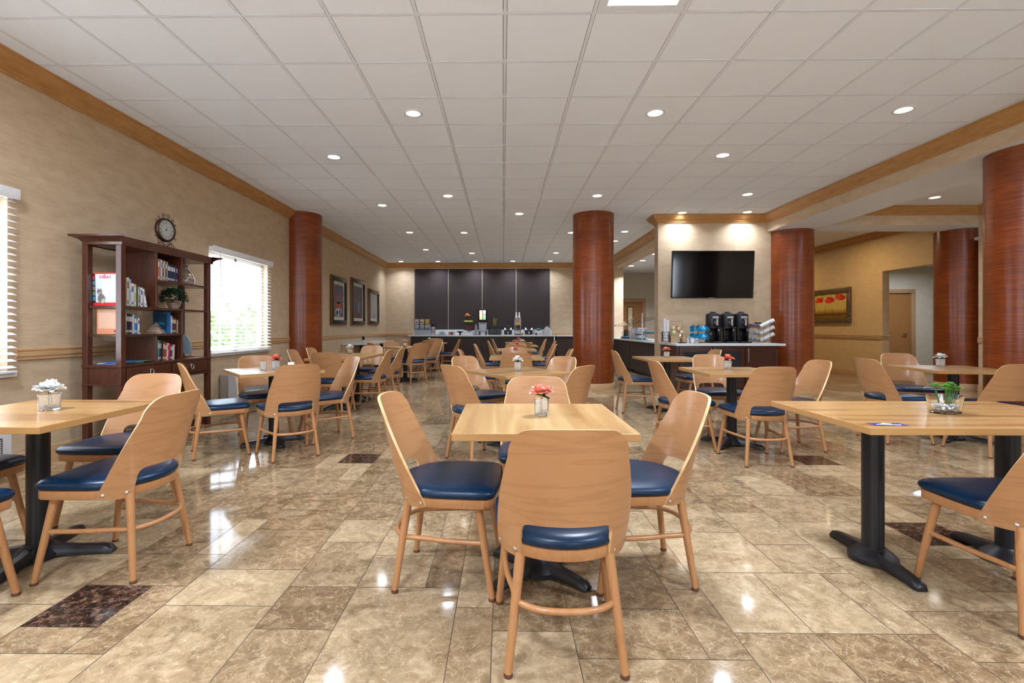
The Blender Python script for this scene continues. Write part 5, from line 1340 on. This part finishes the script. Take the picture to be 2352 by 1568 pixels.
for k, px in enumerate((1643.5, 1677, 1708.5)):
    lab = '%s of three black coffee urns below the television' % ('left', 'middle', 'right')[k]
    if k == 0: urn.location = (KX(px), 8.97, ZK); urn['label'] = lab; urn['group'] = 'black coffee urns'
    else: dup(urn, (KX(px), 8.97, ZK), 0, lab, 'black coffee urns')
t = thing('cup_holder', 'round wire basket of steel cups and paper cup stacks at the counter left end', 'cup holder', (KX(1534), 8.95, ZK))
bm = NB(); cyl(bm, (0, 0, .025), (0, 0, .195), .068, n=24); obj('steel_liner', bm, MT['brushed'], t)
bm = NB()
for z in (.03, .09, .14, .2): tube(bm, [(.075 * math.cos(a), .075 * math.sin(a), z) for a in [2 * PI * k / 20 for k in range(20)]], .003, 5, closed=True)
for k in range(6): a = 2 * PI * k / 6; tube(bm, [(.09 * math.cos(a), .09 * math.sin(a), .004), (.075 * math.cos(a), .075 * math.sin(a), .03), (.075 * math.cos(a), .075 * math.sin(a), .2)], .003, 5)
obj('wire_frame', bm, MT['black'], t)
for k, (dx, h) in enumerate(((-.022, .32), (.030, .29))):
    bm = NB()
    for j in range(9): lathe(bm, [(.022, 0), (.027, .03)], 16, (dx, -.01, .05 + j * (h - .08) / 9))
    o = obj('paper_cup_stack', bm, MT['cup'], None, (KX(1534), 8.95, ZK + .15)); tag(o, ('taller left' if k == 0 else 'shorter right') + ' stack of white cups in the wire basket', 'cups')
t = thing('infused_water_dispenser', 'glass dispenser of lemon and strawberry water on a bamboo stand', 'drink dispenser', (KX(1559.5), 8.98, ZK))
bm = NB(); box(bm, -.11, .11, -.08, .08, .085, .10, .004)
for sg in (-1, 1): box(bm, sg * .105 - .018, sg * .105 + .018, -.075, .075, 0, .125, .004)
obj('bamboo_stand', bm, MT['bamboo'], t)
bm = NB(); n = 24
rings(bm, [[(*sq(2 * PI * i / n, rx, ry), z) for i in range(n)] for rx, ry, z in ((.085, .07, .101), (.10, .08, .13), (.102, .082, .385), (.098, .078, .385), (.096, .076, .13), (.08, .065, .108))]); obj('glass_tank', bm, MT['pane'], t)
bm = NB(); rings(bm, [[(*sq(2 * PI * i / n, rx, ry), z) for i in range(n)] for rx, ry, z in ((.08, .064, .109), (.094, .074, .13), (.094, .074, .28))]); obj('water', bm, Mat('pale_water', (.9, .85, .72), .02, trans=.75, ior=1.05).m, t)
bm = NB(); lathe(bm, [(.100, .386), (.098, .396), (.02, .40)], 24, sy=.8); obj('lid', bm, cmat((.3, .22, .15), .3), t)
for k, (x, z) in enumerate(((-.07, .20), (.015, .265), (.07, .205), (-.075, .28))):
    bm = NB(); cyl(bm, (x, -.078, z), (x, -.084, z), .030, n=20); f = obj('lemon_slice', bm, MT['lemon'], t)
    bm = NB(); cyl(bm, (x, -.0842, z), (x, -.0850, z), .021, n=20); obj('lemon_flesh', bm, cmat((.58, .55, .34), .3), f)
for x, z, a in ((-.01, .225, -20), (-.02, .29, 15), (.02, .20, -35)):
    bm = NB(); lathe(bm, [(.003, -.024), (.014, -.004), (.016, .012), (.004, .02)], 12, (x, -.082, z)); obj('strawberry', bm, cmat((.65, .06, .02), .3), t)
bm = NB(); cyl(bm, (.03, -.08, .135), (.03, -.12, .135), .016, n=12); cyl(bm, (.03, -.11, .105), (.03, -.11, .165), .008, n=10); obj('tap', bm, MT['chrome'], t)
bm = NB(); box(bm, -.06, .06, -.035, .035, 0, .018, .004); tag(obj('drip_tray', bm, MT['black'], None, (KX(1569.5, 8.65), 8.72, ZK)), 'small black drip tray in front of the water dispenser', 'tray')
t = thing('creamer_pitcher', 'slim steel creamer pitcher beside the packet caddy', 'pitcher', (KX(1580.5, 8.7), 8.70, ZK))
bm = NB(); lathe(bm, [(.026, 0), (.028, .005), (.026, .125), (.028, .13), (.018, .134)], 20); obj('body', bm, MT['chrome'], t)
bm = NB(); tube(bm, [(.025, 0, .11), (.05, 0, .1), (.05, 0, .045), (.026, 0, .03)], .004, 6); obj('handle', bm, MT['chrome'], t)
t = thing('packet_caddy', 'black wire caddy of white sugar packets in front of the mugs', 'caddy', (KX(1594, 8.7), 8.70, ZK))
bm = NB(); box(bm, -.072, -.004, -.03, .03, .006, .095); box(bm, .004, .072, -.03, .03, .006, .09); obj('packets', bm, MT['cup'], t, smooth=0)
bm = NB()
for z in (.004, .085): tube(bm, [(-.078, -.036, z), (.078, -.036, z), (.078, .036, z), (-.078, .036, z)], .0025, 5, closed=True)
for x in (-.078, 0, .078): tube(bm, [(x, -.036, .0), (x, -.036, .085)], .0025, 5)
tube(bm, [(.005, -.036, .01), (.07, -.036, .08)], .0025, 5); tube(bm, [(.07, -.036, .01), (.005, -.036, .08)], .0025, 5); tube(bm, [(.0, -.036, .045), (.075, -.036, .045)], .0025, 5); obj('wire_frame', bm, MT['black'], t)
mx = KX(1608); t = thing('mug_tree', 'black wire mug tree holding turquoise mugs', 'mug rack', (mx, 8.92, ZK))
bm = NB(); cyl(bm, (0, 0, .0), (0, 0, .34), .006, n=8); tube(bm, [(.10 * math.cos(a), .07 * math.sin(a), .006) for a in [2 * PI * k / 20 for k in range(20)]], .005, 5, closed=True); tube(bm, [(-.1, 0, .006), (.1, 0, .006)], .004, 5)
tube(bm, [(-.09, 0, .29), (.09, 0, .29)], .006, 6)
HK = []
for z in (.29, .14):
    for k, (x, y) in enumerate(((-.115, -.02), (-.045, -.075), (.04, -.075), (.115, -.02), (.05, .07), (-.05, .07))):
        tube(bm, [(0, 0, z), (x * .6, y * .6, z), (x, y, z + .035)], .004, 6); ball(bm, (x, y, z + .038), .007, 4); HK.append((x, y, z))
obj('rack', bm, MT['black'], t)
t = thing('mug', 'x', 'mug')
bm = NB(); lathe(bm, [(.030, 0), (.036, .004), (.040, .088), (.037, .09), (.034, .08), (.028, .008)], 24, (0, 0, -.075)); obj('body', bm, MT['mug'], t)
bm = NB(); tube(bm, [(.036, 0, .0), (.06, 0, -.005), (.066, 0, -.03), (.055, 0, -.052), (.033, 0, -.058)], .006, 8); obj('handle', bm, MT['mug'], t)
bm = NB(); box(bm, -.014, .014, -.0425, -.039, -.055, -.02); obj('label', bm, cmat((.25, .50, .70)), t, smooth=0)
mug = reg(t); firstm = True
for k, (x, y, z) in enumerate(HK):
    if k in (4, 5): continue
    tier = 'upper' if z > .2 else 'lower'
    lab = 'turquoise mug hanging on the %s tier of the mug tree, %s' % (tier, ('far left', 'front left', 'front right', 'far right', 'back right', 'back left')[k % 6])
    loc = (mx + x * 1.12, 8.92 + y * 1.15, ZK + z - .015 + (.012 if z < .2 else 0)); rz = [R(200), R(170), R(15), R(-20), R(60), R(120)][k % 6]
    if firstm: m_ = mug; m_.location = loc; m_.rotation_euler.z = rz; m_['label'] = lab; firstm = False
    else: m_ = dup(mug, loc, rz, lab)
    m_['group'] = 'turquoise mugs on the mug tree'; m_.rotation_euler.x = R((-28, -34, -30, 26, 20, 20)[k % 6]); m_.rotation_euler.y = R(38 if k % 6 in (0, 1) else 30)
# cup and lid organiser
ox_ = KX(1753); t = thing('cup_organiser', 'black wire organiser with bowls and angled cup tubes beside the urns', 'organiser', (ox_, 8.98, ZK))
bm = NB()
for x in (-.20, .02, .14, .30):
    for y in (-.08, .08): tube(bm, [(x, y, 0), (x, y, .12 if x < 0 else (.30 if x < .1 else .40 if x < .2 else .34))], .003, 5)
for z in (.06, .185, .31):
    for rr_ in (.105, .075): tube(bm, [(-.12 + rr_ * math.cos(a), -.02 + rr_ * .8 * math.sin(a), z - (.0 if rr_ > .1 else .03)) for a in [2 * PI * k / 20 for k in range(20)]], .003, 5, closed=True)
    tube(bm, [(-.12, .06, z - .03), (0, .08, z - .02), (.14, .08, z + .02)], .003, 5)
    for s in (-.05, .05): tube(bm, [(-.02, s, z - .05), (.24, s, z + .075)], .003, 5)
    for q in (0.1, .5, .95): tube(bm, [(-.02 + .26 * q, -.05, z - .05 + .125 * q), (-.02 + .26 * q, 0, z - .065 + .125 * q), (-.02 + .26 * q, .05, z - .05 + .125 * q)], .003, 5)
for z in (.04, .2, .36): tube(bm, [(.14, .08, z), (.30, .08, z)], .0025, 5)
obj('wire_frame', bm, MT['black'], t)
for k, z in enumerate((.06, .185, .31)):
    L_c = .27; bm = NB(); p0 = Vector((-.0, 0, z - .018)); d = Vector((.26, 0, .125)).normalized()
    for j in range(12): cyl(bm, p0 + d * (j * .0205), p0 + d * (j * .0205 + .03), .030, .038, 18)
    cyl(bm, p0 + d * .24, p0 + d * .275, .034, .040, 18)
    tag(obj('cup_sleeve', bm, MT['cup'], None, (ox_, 8.98, ZK)), '%s of three slanted stacks of white paper cups in the organiser' % ('lowest', 'middle', 'topmost')[k], 'cups', 'slanted cup stacks')
    bm = NB(); rr = random.Random(k)
    for j in range(46):
        a = rr.uniform(0, 6.3); q = rr.uniform(0, .095); box(bm, -.026, .026, -.018, .018, 0, .014, .003, M=Matrix.Translation((-.12 + q * math.cos(a), -.02 + q * .7 * math.sin(a), z - .025 + rr.uniform(0, .05))) @ Matrix.Rotation(a, 4, 'Z') @ Matrix.Rotation(rr.uniform(-.5, .5), 4, 'X'), mi=j % 2)
    cc = (((.42, .48, .18), (.30, .34, .58)), ((.66, .66, .64), (.45, .50, .48)), ((.30, .20, .14), (.05, .06, .22)))[k]
    o = obj('tea_packets', bm, [cmat(cc[0]), cmat(cc[1])], None, (ox_, 8.98, ZK), 0, 0); tag(o, ('green and blue tea bags in the lowest', 'white creamer cups in the middle', 'dark packets in the topmost')[k] + ' wire basket of the organiser', 'packets', kind='stuff')
bm = NB(); box(bm, -.05, .05, -.03, .03, 0, .06, .01); box(bm, -.035, .035, -.032, -.03, .012, .048); o = obj('card_holder', bm, MT['blackgloss'], None, (ox_ + .0, 8.98 + .075, ZK + .315)); tag(o, 'black card holder standing at the top back of the wire organiser', 'card holder')
# television
t = thing('television', 'large black flat screen television on the pale wall', 'television', (3.905, 9.16, 2.145), R(1))
t.rotation_euler.x = R(4)
bm = NB(); box(bm, -.765, .765, -.02, .03, -.44, .44, .006); box(bm, -.4, .4, .03, .07, -.3, .25, .01); obj('housing', bm, MT['blackgloss'], t)
bm = NB(); box(bm, -.748, .748, -.0215, -.0201, -.418, .426); obj('screen', bm, MT['screen'], t, smooth=0)
bm = NB(); box(bm, -.06, .03, -.0225, -.0201, -.434, -.427); obj('badge', bm, cmat((.25, .25, .27), .3), t, smooth=0)
bm = NB(); box(bm, -.2, .2, .07, .09, -.2, .2, .003); cyl(bm, (0, .08, 0), (0, .20, .0), .03, n=12); box(bm, -.12, .12, .20, .226, -.08, .08, .003); obj('wall_bracket', bm, MT['black'], t)
for x, z, n in ((3.03, 1.10, 'left'),):
    bm = NB(); box(bm, -.04, .04, -.006, 0, -.06, .06, .002); box(bm, -.018, .018, -.008, -.005, -.035, .035, .001); tag(obj('wall_socket', bm, cmat((.46, .40, .31)), None, (x, 9.399, z)), 'beige wall socket behind the cups on the television wall', 'socket')

# ------------------------------------------------------------------ doors
def door(k, xa, xb, y, h, glass, hx):
    bm = NB(); box(bm, xa + .045, xb - .045, y + .04, y + .08, .005, h - .045, .001)
    if glass: pass
    d = struct('door_%d' % k, bm, MT['doorwood'], smooth=0)
    bm = NB()
    for q in ((xa - .055, xa + .044, 0, h - .045), (xb - .044, xb + .055, 0, h - .045), (xa - .055, xb + .055, h - .044, h + .055)): box(bm, q[0], q[1], y - .02, y + .12, q[2], q[3], .003)
    obj('door_frame', bm, MT['doorframe'], d)
    if glass:
        xm = (xa + xb) / 2; bm = NB(); box(bm, xm - .10, xm + .10, y + .032, y + .039, 1.02, 1.86); obj('window_bead', bm, MT['black'], d, smooth=0)
        bm = NB(); box(bm, xm - .075, xm + .075, y + .026, y + .0315, 1.05, 1.83); obj('window_pane', bm, cmat((.62, .45, .22), .15), d, smooth=0)
    bm = NB(); cyl(bm, (hx, y + .04, .98), (hx, y + .028, .98), .035, n=20); cyl(bm, (hx, y + .028, .98), (hx, y - .01, .98), .012, n=12); tube(bm, [(hx, y - .01, .98), (hx - .05, y - .015, .985), (hx - .12, y - .01, .98)], [.012, .010, .008], 8); obj('door_handle', bm, MT['brass'], d)
door(1, 3.80, 4.68, YF + .01, 2.06, True, 4.52)
door(2, 9.72, 10.66, 12.85, 2.10, False, 10.50)
# framed poppy painting in the lobby
ya, yb, za, zb = 11.95, 13.45, 1.28, 2.15
t = thing('poppy_painting', 'framed painting of red poppies on a golden field, on the lobby wall', 'painting', (8.45, (ya + yb) / 2, (za + zb) / 2)); L = (yb - ya) / 2; H = (zb - za) / 2
bm = NB()
for q in ((-L, L, -H, -H + .12), (-L, L, H - .12, H), (-L, -L + .12, -H + .12, H - .12), (L - .12, L, -H + .12, H - .12)): box(bm, -.06, -.003, q[0], q[1], q[2], q[3], .012, seg=3)
mfr = Mat('carved_dark_frame', (.10, .06, .025), .35, metal=.3); nn = mfr.noise(mfr.coord('Object'), 45, 3); mfr.base(mfr.ramp(nn, [(.4, (.05, .03, .015)), (.6, (.22, .15, .07))])); mfr.bump(nn, .8, .01)
obj('frame', bm, mfr.m, t)
mp = Mat('golden_canvas', (.4, .3, .05), .5); f = mp.noise(mp.coord('Object', (1, 9, 1.2)), 3, 4, .6, .3)
cv = mp.ramp(f, [(.3, (.42, .26, .03)), (.5, (.62, .46, .10)), (.7, (.74, .64, .30))]); sp = mp.n('ShaderNodeSeparateXYZ'); mp.l(mp.coord('Object'), sp.inputs[0])
mr = mp.n('ShaderNodeMapRange'); mr.inputs[1].default_value = -.31; mr.inputs[2].default_value = .1; mp.l(sp.outputs[2], mr.inputs[0])
low = mp.ramp(mr.outputs[0], [(.0, (.25, .13, .02)), (.12, (.40, .30, .05)), (.2, (.07, .05, .03)), (.3, (.42, .24, .02)), (.6, (1, 1, 1))])
mp.base(mp.mix(1., cv, low, 'MULTIPLY'))
bm = NB(); box(bm, -.02, -.003, -L + .11, L - .11, -H + .11, H - .11); cvs = obj('canvas', bm, mp.m, t, smooth=0)
rr = random.Random(2)
for k, (y, z, s) in enumerate(((-.36, .20, .15), (-.44, .19, .12), (-.28, .22, .12), (.02, .17, .15), (-.06, .15, .12), (.10, .13, .13), (.38, .16, .14), (.46, .17, .12), (.50, .15, .10))):
    bm = NB(); n = 13; bm.faces.new([bm.verts.new((-.0212 - .0002 * k, y + s * math.cos(2 * PI * i / n) * rr.uniform(.6, 1.15), z + s * .62 * math.sin(2 * PI * i / n) * rr.uniform(.6, 1.15))) for i in range(n)]); obj('poppy', bm, cmat(((.62, .02, .01), (.50, .01, .01), (.70, .05, .02))[k % 3]), cvs, smooth=0)
EXPOSURE = 0.12
# ------------------------------------------------------------------ camera and view
cam = bpy.data.cameras.new('camera'); co = bpy.data.objects.new('camera', cam); COL.objects.link(co)
cam.sensor_width = 36; cam.lens = 1122 / 2352 * 36; cam.shift_x = (1176 - 1140) / 2352; cam.shift_y = (752.4 - 784) / 2352
cam.clip_start = .05; cam.clip_end = 200
co.location = (0, 0, HC); co.rotation_euler = (R(90), 0, YAW); SC.camera = co
vs = SC.view_settings; vs.view_transform = 'Standard'; vs.look = 'None'; vs.gamma = 1; vs.exposure = EXPOSURE; vs.use_curve_mapping = False
